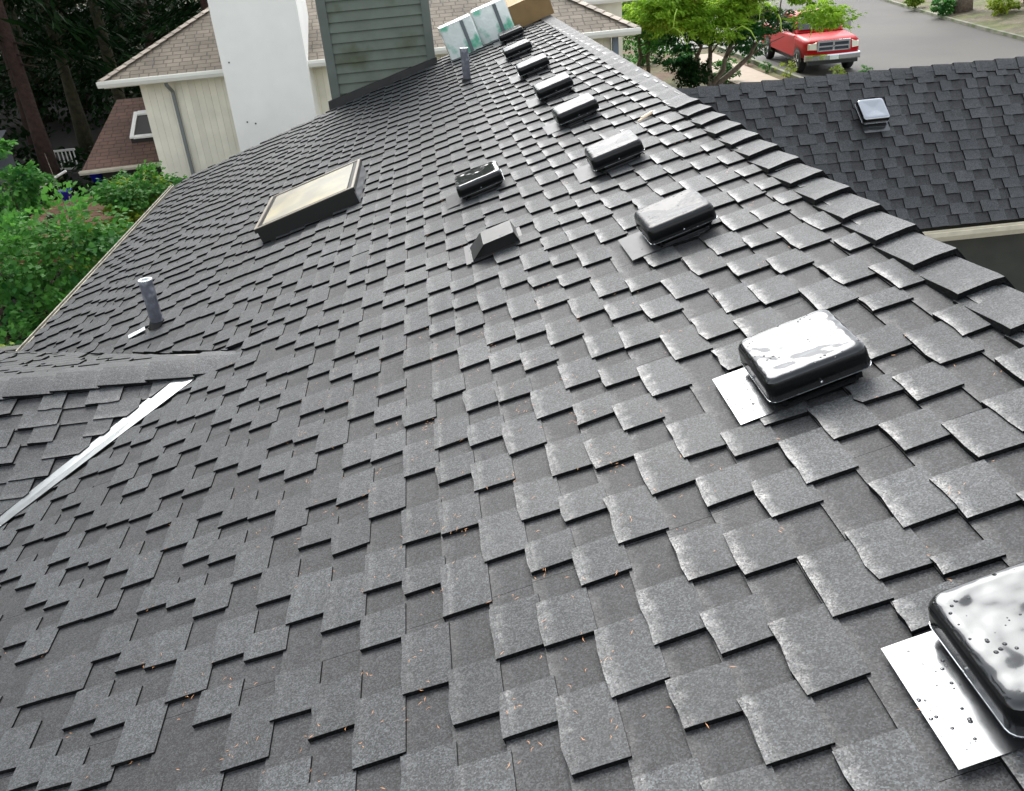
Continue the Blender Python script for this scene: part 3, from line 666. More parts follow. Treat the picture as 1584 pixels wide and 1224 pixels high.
# fallen needles
b = MB(); rr = random.Random(11)
def needle(s, y, f=P, lim=None):
    a = rr.uniform(0, math.pi); l = rr.uniform(.008, .024); c, d = math.cos(a)*l/2, math.sin(a)*l/2; wd = .0009; bend = rr.uniform(-.004, .004)
    h = .0285
    A, B_, C_ = (s-c, y-d), (s+bend*math.sin(a), y-bend*math.cos(a)), (s+c, y+d); nx, ny = -math.sin(a)*wd, math.cos(a)*wd
    V = [f(A[0], A[1], h), f(B_[0]+nx, B_[1]+ny, h+.001), f(C_[0], C_[1], h), f(B_[0]-nx, B_[1]-ny, h+.001)]
    b.add(V, [(0, 1, 2, 3)])
for i in range(470):
    if rr.random() < .55: s, y = rr.gauss(-.7, .7), rr.uniform(1.2, 4.5)
    else: s, y = rr.uniform(-2.9, 1.2), rr.uniform(1.1, 11)
    if s > 1.2 or (s < -2.0 and 3.5 < y < 7.5): continue
    if rr.random() < .35:
        for q in range(rr.randint(2, 4)): needle(s+rr.gauss(0, .02), y+rr.gauss(0, .02))
    else: needle(s, y)
tag(stuff(b.build('pine_needles', mat('orange_needles', (.56, .26, .10), .6, noise=(30, .4)))), 'scattered orange brown needles fallen on the wet shingles', 'needles', kind='stuff')
# ------------------------------------------------------------------ neighbour's house
def shingle_far(name, c1, c2, mortar, sx=.30, sy=.15):
    m = bpy.data.materials.new(name); m.use_nodes = True; n = m.node_tree; N = n.nodes; L = n.links; b = N['Principled BSDF']
    uv = N.new('ShaderNodeUVMap'); br = N.new('ShaderNodeTexBrick'); L.new(uv.outputs[0], br.inputs['Vector'])
    br.inputs['Scale'].default_value = 1; br.inputs['Brick Width'].default_value = sx; br.inputs['Row Height'].default_value = sy
    br.inputs['Mortar Size'].default_value = .014; br.inputs['Mortar Smooth'].default_value = .6; br.inputs['Bias'].default_value = -.1; br.offset = .37; br.squash = .7; br.squash_frequency = 3
    br.inputs['Color1'].default_value = (*c1, 1); br.inputs['Color2'].default_value = (*c2, 1); br.inputs['Mortar'].default_value = (*mortar, 1)
    no = N.new('ShaderNodeTexNoise'); no.inputs['Scale'].default_value = 1.1; no.inputs['Detail'].default_value = 6; L.new(uv.outputs[0], no.inputs['Vector'])
    mr = N.new('ShaderNodeMapRange'); mr.inputs[1].default_value = .3; mr.inputs[2].default_value = .7; mr.inputs[3].default_value = .72; mr.inputs[4].default_value = 1.25; L.new(no.outputs[0], mr.inputs[0])
    h = N.new('ShaderNodeHueSaturation'); L.new(br.outputs[0], h.inputs['Color']); L.new(mr.outputs[0], h.inputs['Value']); L.new(h.outputs[0], b.inputs['Base Color'])
    bp = N.new('ShaderNodeBump'); bp.inputs['Distance'].default_value = .02; bp.invert = True; L.new(br.outputs['Fac'], bp.inputs['Height']); L.new(bp.outputs[0], b.inputs['Normal'])
    b.inputs['Roughness'].default_value = .8; MATS[name] = m; return m
M_TAN = shingle_far('tan_shingles', (.23, .195, .15), (.175, .15, .115), (.12, .102, .08))
M_RED = shingle_far('red_brown_shingles', (.15, .085, .062), (.12, .07, .052), (.08, .045, .034), .3, .14)
M_WALL = mat('cream_board_wall', (.8, .77, .64), .7, noise=(1.2, .12))
M_WHITE = mat('white_stucco', (.90, .90, .86), .8, noise=(2, .03))
M_GUT = mat('white_gutter', (.82, .82, .76), .4)
nb = empty('neighbour_house', (-1, 27, 0)); tag(nb, 'neighbouring cream house with tan shingle hip roof and big white chimney', 'house')
def face(mb, pts, uvf): mb.add(pts, [tuple(range(len(pts)))], [uvf(p) for p in pts])
zg = CZ-2.40; tp = math.tan(R(27)); D = 4.3; cp = math.cos(R(27))
xl, xr, yf = -7.24, 4.97, 22.0
b = MB()
A, B_ = (xl, yf, zg), (xr, yf, zg); C_, D_ = (xr-D, yf+D, zg+D*tp), (xl+D, yf+D, zg+D*tp)
E1, E2 = (xl, yf+2*D, zg), (xr, yf+2*D, zg)
face(b, [A, B_, C_, D_], lambda p: (p[0], (p[1]-yf)/cp)); face(b, [E2, E1, D_, C_], lambda p: (p[0], (yf+2*D-p[1])/cp))
face(b, [E1, A, D_], lambda p: (p[1], (p[0]-xl)/cp)); face(b, [B_, E2, C_], lambda p: (p[1], (xr-p[0])/cp))
hip = b.build('hip_roof', M_TAN, nb)
for (q0, q1) in ((A, D_), (B_, C_)):
    v = Vector(q1)-Vector(q0); L_ = v.length; n = int(L_/.24); u = v.normalized(); side = Vector((-u.y, u.x, 0)).normalized()
    for i in range(n):
        c0 = Vector(q0)+u*(i*.24); c1 = c0+u*.25; m = MB()
        z = Vector((0, 0, 1))
        V = [c0+z*.05, c0+side*.13+z*.015, c0-side*.13+z*.015, c1+z*.03, c1+side*.13-z*.0, c1-side*.13-z*.0]
        m.add(V, [(0, 3, 4, 1), (0, 2, 5, 3), (0, 1, 2)]); o = m.build('ridge_cap', mat('tan_cap', (.36, .31, .25), .7, objvar=.2)); o.parent = hip
def gut(x0, x1, y, z, nm='gutter'): return gutter((x0, y, z), (x1, y, z), (0, -1, 0), nb, M_GUT, .12, .14, nm)
gut(xl-.05, -4.40, yf, zg+.01); gut(-2.62, xr+.05, yf, zg+.01)
b = MB(); b.box(xl+.05, xr-.05, yf+.02, yf+.6, zg-.16, zg-.12); b.build('soffit', M_WALL, nb)
wall = MB(); wall.box(-6.58, 4.45, 22.6, 22.75, CZ-4.83, zg-.1); wall.box(-6.58, -6.43, 22.75, 30, CZ-4.83, zg-.1); wall.box(4.3, 4.45, 22.75, 30, -1, zg-.1)
M_WALLB = mat('cream_boards', (.84, .81, .68), .7, noise=(2, .08), objvar=.06)
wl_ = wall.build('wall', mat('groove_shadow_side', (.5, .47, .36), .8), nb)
b = MB(); b.box(-6.1, 4.4, 23.3, 23.4, -1.8, CZ-4.83); b.build('lower_wall', mat('dark_lower_wall', (.03, .03, .025), .8), nb)
for i in range(72):                                  # grooved boards of the near wall
    x = -6.58+.155*i
    if -4.4 < x < -2.75 or x > 4.3: continue
    m = MB(); m.box(x+.0025, x+.1525, 22.585, 22.6, CZ-4.825, zg-.16); o = m.build('board', M_WALLB); o.parent = wl_
b = MB(); b.tube([(-5.85, 22.1, zg-.10), (-5.85, 22.12, zg-.22), (-5.85, 22.5, zg-.42), (-5.85, 22.52, CZ-6)], .045, 8); b.build('downpipe', mat('grey_pipe', (.2, .22, .22), .5), nb)
b = MB(); b.box(4.47, 4.6, 22.45, 22.6, -1, zg-.15); b.build('downpipe', mat('blue_grey_pipe', (.16, .2, .26), .5), nb)
b = MB(); b.box(-4.46, -2.60, 21.7, 23.6, -1.8, 7.5)
c_ = b.build('chimney', M_WHITE, nb)
for x, z in ((-4.3, CZ-2.25), (-4.0, CZ-3.6), (-4.18, CZ-3.55)):
    m = MB(); m.box(x, x+.03, 21.685, 21.70, z, z+.03); o = m.build('anchor', M_BRZ); o.parent = c_
# small rear roof at the right
b = MB(); z2 = CZ-1.95
face(b, [(3.6, 25.4, z2), (5.75, 25.4, z2), (5.0, 28, z2+1.3), (3.6, 28, z2+1.3)], lambda p: (p[0], p[1])); b.build('rear_roof', M_TAN, nb)
gut(3.6, 5.8, 25.4, z2, 'rear_gutter'); b = MB(); b.box(3.7, 5.4, 25.8, 27, 0, z2-.1); b.build('rear_wall', M_WALL, nb)
b = MB(); b.box(-9.2, -8.9, 33, 33.3, 4.2, 4.95); b.build('rear_chimney', M_WALL, nb)
# lower roof on the left
b = MB(); e1, e2 = CZ-4.60, CZ-3.32
face(b, [(-8.80, 23.6, e1), (-5.5, 23.6, e1+.04), (-5.5, 26.0, e2), (-8.25, 26.0, e2)], lambda p: (p[0], p[1]/.88)); 
face(b, [(-8.80, 23.6, e1), (-8.25, 26.0, e2), (-8.8, 28.5, e1)], lambda p: (p[1], p[0])); b.build('lower_roof', M_RED, nb)
gutter((-8.85, 23.6, e1), (-5.5, 23.6, e1+.04), (0, -1, 0), nb, M_CREAM, .1, .1, 'lower_gutter')
b = MB(); b.box(-8.5, -5.6, 24.0, 28, -1.8, e1); b.build('lower_wall', mat('dark_lower_wall', (.03, .03, .025), .8), nb)
sy_ = 24.35; sz = e1+(sy_-23.6)*(e2-e1)/2.4; k_ = (e2-e1)/2.4
sk = MB(); sk.box(-7.65, -6.95, sy_, sy_+.9, sz+.0, sz+.12, fr=lambda x, y, z: (x, y, z+(y-sy_)*k_)); s2 = sk.build('skylight', M_BRZ, nb)
for q in ((-7.67, -7.57, sy_, sy_+.9), (-7.57, -6.95, sy_+.8, sy_+.92), (-7.57, -6.95, sy_-.02, sy_+.06)):
    m = MB(); m.box(*q, sz+.121, sz+.16, fr=lambda x, y, z: (x, y, z+(y-sy_)*k_)); o = m.build('frame', M_GUT); o.parent = s2
# ------------------------------------------------------------------ ground, street
def gz(x, y):
    t = min(max((x+4)/9, 0), 1); t = t*t*(3-2*t); z = -1.6*(1-t)
    if x < 0 and y > 30: z += min((y-30)*.04, 3)*min(-x/8, 1)
    return z
b = MB(); xs = [-90, -60, -40, -30, -22, -16, -12, -9, -7, -5, -3.5, -2, 0, 2, 4, 5.5, 9, 14, 24, 30, 40, 60, 90]; ys = [-30, -10, 0, 5, 10, 15, 20, 25, 30, 35, 40, 48, 56, 66, 80, 110, 160, 220]
V = [(x, y, gz(x, y)-.02) for y in ys for x in xs]; nx = len(xs)
b.add(V, [(j*nx+i, j*nx+i+1, (j+1)*nx+i+1, (j+1)*nx+i) for j in range(len(ys)-1) for i in range(nx-1)])
struct(b.build('ground', mat('mossy_soil', (.075, .075, .02), .9, noise=(3, .4), two=((.10, .055, .025), .8, .42, .62), bump=(25, .02)), None, True))
b = MB(); b.add([(x, y, gz(x, y)+.0) for y in (20, 26, 30, 36, 44, 54) for x in (-34, -26, -20, -14, -10, -7)], [(j*6+i, j*6+i+1, j*6+i+7, j*6+i+6) for j in range(5) for i in range(5)])
struct(b.build('forest_floor', mat('shade_dark_floor', (.008, .008, .004), .95, noise=(3, .5)), None, True))  # near-black sheet: the grove's shade put into its colour
b = MB(); SL = [(11.9, -10), (11.75, 28), (11.8, 36), (12.1, 50), (14, 62), (20, 80)]; SR = [(20.2, -10), (20.7, 30), (21.6, 36.6), (22.5, 41.8), (23.9, 49.2), (27, 62), (34, 80)]
def resamp(L, y):
    for i in range(len(L)-1):
        if L[i][1] <= y <= L[i+1][1]: t = (y-L[i][1])/(L[i+1][1]-L[i][1]); return L[i][0]+(L[i+1][0]-L[i][0])*t
    return L[-1][0]
yy = list(range(-10, 81, 3)); V = []
for y in yy: V += [(resamp(SL, y), y, .004), (resamp(SR, y), y, .004)]
b.add(V, [(2*i, 2*i+1, 2*i+3, 2*i+2) for i in range(len(yy)-1)])
struct(b.build('street', mat('damp_asphalt', (.058, .054, .045), .7, 0, .4, noise=(55, .10), two=((.040, .037, .032), .22, .4, .62), bump=(90, .004))))
for L_, o_ in ((SL, -.14), (SR, .0)):
    b = MB()
    for i in range(len(yy)-1):
        xa, xb = resamp(L_, yy[i]), resamp(L_, yy[i+1])
        V = [(xa+o_, yy[i], -.05), (xa+o_+.14, yy[i], -.05), (xa+o_+.13, yy[i], .12), (xa+o_, yy[i], .12), (xb+o_, yy[i+1], -.05), (xb+o_+.14, yy[i+1], -.05), (xb+o_+.13, yy[i+1], .12), (xb+o_, yy[i+1], .12)]
        b.add(V, [(0, 4, 7, 3), (3, 7, 6, 2), (2, 6, 5, 1)])
    struct(b.build('kerb', mat('mossy_kerb', (.2, .2, .15), .8, noise=(4, .3), two=((.07, .1, .03), 2, .45, .6))))
b = MB(); b.box(9.75, 11.15, 26, 36.3, -.06, .05); struct(b.build('path', mat('pink_concrete', (.30, .235, .17), .75, noise=(5, .08))))
b = MB(); b.box(9.6, 11.55, 38.2, 42.2, -.06, .04); struct(b.build('driveway', mat('grey_concrete', (.17, .17, .155), .75, noise=(3, .1))))
b = MB(); V = []
for j, y in enumerate(yy):
    x = resamp(SR, y)+.15; V += [(x, y, .1), (x+3, y, .5), (x+9, y, 1.3), (x+40, y, 3)]
b.add(V, [(4*j+i, 4*j+i+1, 4*j+i+5, 4*j+i+4) for j in range(len(yy)-1) for i in range(3)])
struct(b.build('bank', mat('leafy_bank_soil', (.13, .11, .07), .9, noise=(2, .4), two=((.09, .10, .03), .7, .45, .6), bump=(12, .05))))
# ------------------------------------------------------------------ foliage
def leaf_mat(name, c1, c2, tr=.35, sc=1.3):
    m = bpy.data.materials.new(name); m.use_nodes = True; n = m.node_tree; N = n.nodes; L = n.links; b = N['Principled BSDF']; out = N['Material Output']
    tc = N.new('ShaderNodeTexCoord'); t = N.new('ShaderNodeTexNoise'); t.inputs['Scale'].default_value = sc; t.inputs['Detail'].default_value = 6; L.new(tc.outputs['Object'], t.inputs[0])
    mr = N.new('ShaderNodeMapRange'); mr.inputs[1].default_value = .35; mr.inputs[2].default_value = .65; L.new(t.outputs[0], mr.inputs[0])
    uv = N.new('ShaderNodeUVMap'); s = N.new('ShaderNodeSeparateXYZ'); L.new(uv.outputs[0], s.inputs[0])
    ad = N.new('ShaderNodeMath'); ad.operation = 'MULTIPLY_ADD'; ad.inputs[1].default_value = .5; L.new(mr.outputs[0], ad.inputs[0])
    h = N.new('ShaderNodeMath'); h.operation = 'MULTIPLY'; h.inputs[1].default_value = .5; L.new(s.outputs[1], h.inputs[0]); L.new(h.outputs[0], ad.inputs[2])
    mx = N.new('ShaderNodeMix'); mx.data_type = 'RGBA'; mx.inputs[6].default_value = (*c1, 1); mx.inputs[7].default_value = (*c2, 1); L.new(ad.outputs[0], mx.inputs[0])
    L.new(mx.outputs[2], b.inputs['Base Color']); b.inputs['Roughness'].default_value = .55; b.inputs['Specular IOR Level'].default_value = .25 if c2[1] > .05 else .04
    tl = N.new('ShaderNodeBsdfTranslucent'); L.new(mx.outputs[2], tl.inputs[0]); ms = N.new('ShaderNodeMixShader'); ms.inputs[0].default_value = tr
    L.new(b.outputs[0], ms.inputs[1]); L.new(tl.outputs[0], ms.inputs[2]); L.new(ms.outputs[0], out.inputs[0]); MATS[name] = m; return m
NR = np.random.RandomState(4)
def leaves_mesh(name, centers, dirs, size, m, flat=.5, aspect=.6, jitter=.3):
    """one small folded leaf per centre; dirs gives the way each leaf points"""
    n = len(centers); c = np.asarray(centers); d = np.asarray(dirs)+NR.normal(0, jitter, (n, 3)); d /= np.linalg.norm(d, axis=1)[:, None]
    nrm = NR.normal(0, 1, (n, 3)); nrm[:, 2] = np.abs(nrm[:, 2])+flat*2
    sd = np.cross(d, nrm); sd /= np.linalg.norm(sd, axis=1)[:, None]+1e-9; up_ = np.cross(sd, d)
    L_ = size*NR.uniform(.6, 1.35, (n, 1)); W_ = L_*aspect
    p0 = c-d*L_*.5; p2 = c+d*L_*.5; p1 = c+sd*W_*.5+up_*W_*.12; p3 = c-sd*W_*.5+up_*W_*.12
    V = np.stack([p0, p1, p2, p3], 1).reshape(-1, 3)
    me = bpy.data.meshes.new(name); me.vertices.add(4*n); me.vertices.foreach_set('co', V.ravel())
    F = (np.arange(n)[:, None]*4+np.array([[0, 1, 2, 0, 2, 3]])).ravel()
    me.loops.add(6*n); me.loops.foreach_set('vertex_index', F); me.polygons.add(2*n)
    me.polygons.foreach_set('loop_start', np.arange(0, 6*n, 3)); me.polygons.foreach_set('loop_total', np.full(2*n, 3))
    uvl = me.uv_layers.new(name='UVMap'); rv = np.repeat(NR.uniform(0, 1, n), 6); uvl.data.foreach_set('uv', np.stack([rv, rv], 1).ravel())
    me.materials.append(m); me.update(); me.validate(); return me
def crown_points(blobs, n, fill_=.35):
    """blobs: (x, y, z, rx, ry, rz); clumped points near their surfaces"""
    wts = np.array([b[3]*b[4]*b[5] for b in blobs])**.67; wts /= wts.sum(); P_, D_ = [], []
    for bl, w_ in zip(blobs, wts):
        k = int(n*w_); nc = max(6, k//22)
        cd = NR.normal(0, 1, (nc, 3)); cd /= np.linalg.norm(cd, axis=1)[:, None]; cd *= NR.uniform(fill_, 1.08, (nc, 1))
        idx = NR.randint(0, nc, k); q = cd[idx]+NR.normal(0, .10, (k, 3)); c = np.array(bl[:3]); r_ = np.array(bl[3:])
        P_.append(c+q*r_); dd = q*r_; dd[:, 2] -= .3*np.abs(r_).mean(); D_.append(dd/(np.linalg.norm(dd, axis=1)[:, None]+1e-6))
    return np.vstack(P_), np.vstack(D_)
def link(name, me, parent):
    o = bpy.data.objects.new(name, me); COL.objects.link(o); setp(o, parent); return o
def limbs(mb, base, tops, r, seed, n=7):
    rr = random.Random(seed); base = Vector(base)
    for tp_ in tops:
        tp_ = Vector(tp_); pts = []; k = 7
        for i in range(k+1):
            t = i/k; p = base.lerp(tp_, t)+Vector((rr.uniform(-1, 1), rr.uniform(-1, 1), rr.uniform(-.3, .3)))*(.07*(tp_-base).length*math.sin(math.pi*t)); pts.append(p)
        mb.tube(pts, [r*(1-.75*i/k) for i in range(k+1)], n)
        for q in (3, 4, 5, 6):
            e = pts[q]+Vector((rr.uniform(-1, 1), rr.uniform(-1, 1), rr.uniform(.1, .8))).normalized()*(tp_-base).length*.35
            mb.tube([pts[q], pts[q].lerp(e, .5)+Vector((0, 0, .05)), e], [r*.35, r*.2, r*.07], 5)
M_BARK = mat('grey_brown_bark', (.15, .12, .09), .85, noise=(14, .35), bump=(30, .02))
M_LIME = leaf_mat('lime_leaves', (.17, .36, .03), (.46, .66, .07), .6)
M_GRN = leaf_mat('fresh_green_leaves', (.018, .12, .03), (.14, .37, .055), .45)
M_MID = leaf_mat('mid_green_leaves', (.01, .065, .02), (.04, .17, .035), .35)
M_YEL = leaf_mat('yellow_green_leaves', (.10, .22, .02), (.42, .48, .05), .4)
M_DRK = leaf_mat('dark_needles', (.003, .011, .003), (.012, .036, .009), .12)
def tree(name, lab, cat, base, tops, r, blobs, n, size, m, seed, grp=None, bark=None, asp=.6, extra=None):
    t = empty(name, base); tag(t, lab, cat, grp); mb = MB(); limbs(mb, base, tops, r, seed)
    mb.build('trunk', bark or M_BARK, t, True); c, d = crown_points(blobs, n); link('crown', leaves_mesh('crown', c, d, size, m, aspect=asp), t)
    if extra:
        c, d = crown_points(*extra[:2]); link('crown', leaves_mesh('crown', c, d, size*.9, extra[2], aspect=asp), t)
    return t
# lime green tree with several stems by the path
rq = random.Random(21)
LB = [(rq.uniform(6.9, 12.5), rq.uniform(27.4, 29.4), rq.uniform(1.8, 3.15), rq.uniform(.55, 1.15), rq.uniform(.5, .9), rq.uniform(.22, .48)) for _ in range(19)]+[(rq.uniform(7.0, 11.2), rq.uniform(27.8, 29.2), rq.uniform(1.2, 2.2), rq.uniform(.5, 1.0), rq.uniform(.5, .8), rq.uniform(.2, .4)) for _ in range(9)]
LB = [(rq.uniform(6.6, 9.6), rq.uniform(27.6, 29.0), rq.uniform(2.2, 3.3), rq.uniform(.6, 1.1), .7, rq.uniform(.25, .45)) for _ in range(8)]+LB
t = tree('ornamental_tree', 'bright lime green tree with crooked stems beside the tan path', 'tree', (8.9, 29.0, -.1),
     [(7.9, 28.6, 2.4), (9.6, 28.2, 2.3), (10.9, 28.2, 2.2), (8.8, 29.6, 2.6)], .10,
     LB[:27], 38000, .12, M_LIME, 3, asp=.5, extra=(LB[27:], 8000, M_MID))
c, d = crown_points(LB[2:18:2], 8000); link('crown', leaves_mesh('crown', c, d, .11, M_YEL, aspect=.5), t)
b = MB(); rr = random.Random(8)                       # drooping bright shoots
for i in range(12):
    x, y, z = rr.uniform(6.9, 12.2), rr.uniform(27.0, 28.2), rr.uniform(1.7, 2.5)
    dx = rr.uniform(-.5, .6); pts = [(x, y, z), (x+dx*.35, y-.15, z+.12), (x+dx*.7, y-.3, z-.02), (x+dx, y-.4, z-.35)]
    b.tube(pts, [.012, .022, .022, .008], 4)
stuff(b.build('shoots', mat('lime_shoots', (.34, .52, .06), .5), t))
tree('round_tree', 'dense green leafy tree at the corner of the neighbouring house', 'tree', (7.3, 31.5, -.1), [(6.9, 31, 2.2), (7.8, 31.2, 2.2)], .09,
     [(7.1, 31, 1.9, 1.1, 1.0, .8), (7.9, 31.4, 1.6, 1.0, .9, .7), (7.0, 31.2, 3.2, 1.2, 1, 1.0)], 6500, .11, M_GRN, 5, extra=([(7.0, 30.6, 2.7, 1.1, .8, .9)], 3000, M_LIME))
tree('dark_shrub', 'dark narrow shrub on the mossy ground below the lime tree', 'shrub', (7.75, 27.4, -.1), [(7.7, 27.4, .9), (7.95, 27.4, .95)], .06, [(7.6, 27.4, .85, .42, .4, .4), (8.0, 27.4, .8, .4, .35, .38)], 2200, .09, M_DRK, 6, bark=M_DRK)
for i, (x, y, lab) in enumerate([(8.9, 31.8, 'low green bush right behind the lime tree stems'), (9.3, 33.8, 'green bush left of the tan path further back'), (9.55, 29.9, 'small green clump between the lime tree stems and the path'), (6.9, 33.5, 'green bush at the corner of the neighbouring house'), (8.2, 35.5, 'green bush behind the others near the driveway')]):
    tree('garden_bush', lab, 'bush', (x, y, -.05), [(x, y, .4)], .03, [(x, y, .4, .45, .4, .4)], 1300, .09, M_GRN if i else M_MID, 20+i, 'bushes around the lime tree')
for i, (x, y, s, lab) in enumerate([(11.45, 29.4, .38, 'wispy yellow green plant right beside the front wheel of the red truck'), (11.4, 31.2, .25, 'low weedy plant on the strip next to the kerb'), (11.4, 33.0, .25, 'low plant on the strip next to the rear of the truck'), (12.6, 28.3, .30, 'green weed in front of the truck bumper'), (13.6, 28.4, .22, 'little green weed at the right end of the truck bumper')]):
    tree('kerb_plant', lab, 'plant', (x, y, 0), [(x, y, s)], .012, [(x, y, s*.8, s, s, s*.8)], 420, .07, M_YEL if i % 3 == 0 else M_GRN, 30+i, 'plants along the kerb', asp=.35)
# right bank planting
for i, (x, y, r_, m, lab) in enumerate([(22.3, 40.0, .5, M_GRN, 'round green shrub left of the tree stump by the street'), (23.3, 37.2, .6, M_YEL, 'yellow green shrub on the bank right of the stump'), (24.3, 36.6, .55, M_GRN, 'deep green shrub between two yellow green ones'),
      (24.4, 34.0, .75, M_YEL, 'largest yellow green shrub on the bank at the right'), (23.2, 33.2, .4, M_MID, 'low green shrub above the mossy kerb'), (22.6, 32.0, .4, M_GRN, 'small shrub at the right picture edge near the kerb'), (22.8, 43.5, .4, M_YEL, 'small yellow green shrub far up the street side'), (26.2, 38, .9, M_DRK, 'dark evergreen shrub at the top of the bank')]):
    zb = .1+(x-21.8)*.12
    tree('bank_shrub', lab, 'shrub', (x, y, zb), [(x, y, zb+r_*.7)], .04, [(x, y, zb+r_*.6, r_, r_, r_*.7)], 1500, .12, m, 50+i, 'shrubs on the bank across the street')
b = MB(); b.tube([(23.1, 39.8, .1), (23.1, 39.8, 1.0), (23.15, 39.8, 4.5), (23.1, 39.9, 7.5)], [.42, .33, .28, .2], 12); t = empty('street_tree', (23.1, 39.8, .1)); b.build('trunk', M_BARK, t, True)
c, d = crown_points([(23.1, 39.8, 8, 2.6, 2.6, 1.8)], 5000); link('crown', leaves_mesh('crown', c, d, .2, M_MID), t); tag(t, 'broad brown trunk standing behind the far kerb of the street', 'tree')
M_ROCK = mat('pale_pink_rock', (.5, .38, .32), .85, noise=(4, .25), bump=(8, .03))
for i, (x, y, r_, lab) in enumerate([(23.0, 34.6, .28, 'pale pink rock among the shrubs of the bank'), (23.9, 35.4, .22, 'smaller pink rock behind the pale rock'), (22.9, 33.6, .18, 'low pinkish rock near the kerb'), (24.6, 37.8, .25, 'pinkish rock high on the bank below the dark evergreen')]):
    bm = bmesh.new(); bmesh.ops.create_icosphere(bm, subdivisions=2, radius=r_)
    for v in bm.verts: v.co *= 1+rnd.uniform(-.18, .18); v.co.z *= .7
    me = bpy.data.meshes.new('rock'); bm.to_mesh(me); bm.free(); me.materials.append(M_ROCK)
    o = bpy.data.objects.new('rock', me); COL.objects.link(o); o.location = (x, y, .2+(x-21.8)*.12); tag(o, lab, 'rock', 'rocks on the bank')
# left garden trees, close to the eave
LT = [((-5.9, 14.2, -1.6), [(-5.6, 14, 1.6), (-6.6, 13.6, 1.5), (-5.9, 15, 1.9)], [(-5.75, 14, 1.35, .95, 1.0, .8), (-6.6, 13.8, 1.2, .9, 1.0, .8), (-5.6, 13.2, .5, .9, .8, .6), (-6.3, 12.4, .3, .8, .8, .5)], 7000, .10, M_GRN, 'large fresh green maple filling the left edge below the eave', None),
      ((-6.2, 18.0, -1.6), [(-6.1, 18, 1.1), (-5.5, 18, 1.2)], [(-5.85, 18, 1.15, .75, .7, .45), (-6.1, 17.6, .75, .9, .7, .35), (-6.6, 17.2, .35, .8, .6, .45), (-5.3, 17.6, .75, .5, .5, .35)], 4200, .095, M_YEL, 'yellow green maple between the big maple and the cream wall', ([(-5.7, 17.8, 1.25, .8, .7, .4)], 2400, M_GRN)),
      ((-7.4, 16.4, -1.6), [(-7.2, 16, 2.1)], [(-7.1, 16, 1.9, .55, .6, .5), (-7.2, 16, 2.55, .4, .4, .2), (-7.6, 16.2, 1.3, .6, .6, .6)], 2600, .10, M_GRN, 'green maple at the upper left with a loose top against the dark trunks', None),
      ((-5.9, 10.6, -1.6), [(-5.8, 10.6, .8)], [(-5.75, 10.8, .85, .45, .45, .3), (-5.9, 10.4, .5, .4, .4, .3)], 1100, .085, M_YEL, 'small bright sapling touching the eave at the far left edge', None),
      ((-5.4, 15.8, -1.6), [(-5.3, 15.6, .7)], [(-5.25, 15.6, .35, .6, .7, .45), (-5.3, 14.8, .0, .6, .6, .5)], 2600, .09, M_MID, 'darker green bush right under the eave behind the big maple', None)]
for i, (bs, tops, blobs, n, sz_, m, lab, ex) in enumerate(LT):
    tree('vine_maple', lab, 'tree', bs, tops, .035, blobs, n, sz_, m, 70+i, 'vine maples beside the house', asp=.8, extra=ex)
c, d = crown_points([(-8, 15, -1.3, 4, 6, .5), (-12, 22, -1.2, 6, 7, .5), (-9, 30, -1.0, 8, 6, .6)]+[(-28+4.2*i, 40+3*(i % 2), .6, 3.4, 3, 2.2) for i in range(6)]+[(-27+4*i, 50, 2.2, 3.5, 3, 3.4) for i in range(8)]+[(-18+4*i, 33.5, -.7, 2.2, 1.2, .8) for i in range(2)]+[(-27+3*i, 44, .8, 2.4, 2, 1.5) for i in range(6)]+[(-30+3.5*i, 55, 3, 3, 2, 3) for i in range(9)], 70000); me = leaves_mesh('undergrowth', c, d, .24, M_DRK)
o = bpy.data.objects.new('undergrowth', me); COL.objects.link(o); tag(o, 'dark undergrowth covering the shaded ground on the left', 'undergrowth', kind='stuff')
# conifers
M_TR1 = mat('red_brown_bark', (.05, .027, .02), .9, noise=(6, .35), bump=(14, .05)); M_TR2 = mat('mossy_bark', (.042, .038, .018), .9, noise=(6, .4), bump=(14, .05))
CON = [(-10.68, 34, .42, 1, 'mossy olive trunk of a tall conifer behind the corner of the neighbouring roof'), (-10.2, 38, .5, 0, 'broad red brown conifer trunk rising behind the tan hip roof'), (-6.6, 31.6, .42, 0, 'red brown conifer trunk beside the big white chimney'),
       (-15.5, 38, .45, 0, 'dark conifer trunk near the top left corner'), (-17.4, 44, .5, 1, 'dark trunk between the pale gaps at the upper left'), (-11.9, 29.5, .4, 0, 'thick dark trunk above the white deck railing'),
       (-16.1, 46, .5, 0, 'dark trunk left of the mossy one'), (-12.95, 36, .38, 1, 'slim dark trunk left of the mossy trunk'), (-14.2, 48, .45, 1, 'slender trunk far back between the mossy and the red trunk'), (-12.2, 50, .5, 0, 'far trunk seen right of the broad red one'),
       (-19.5, 35, .45, 0, None), (-22, 41, .5, 1, None), (-18, 52, .5, 0, None), (-14, 24, .4, 1, None), (-17.5, 28, .45, 0, None), (-22, 52, .5, 0, None),
       (-15, 17, .4, 0, None), (-18, 21, .4, 1, None), (-21, 30, .4, 1, None), (-19, 12, .4, 1, None), (-15.5, 8, .4, 1, None), (-25, 24, .4, 1, None)]
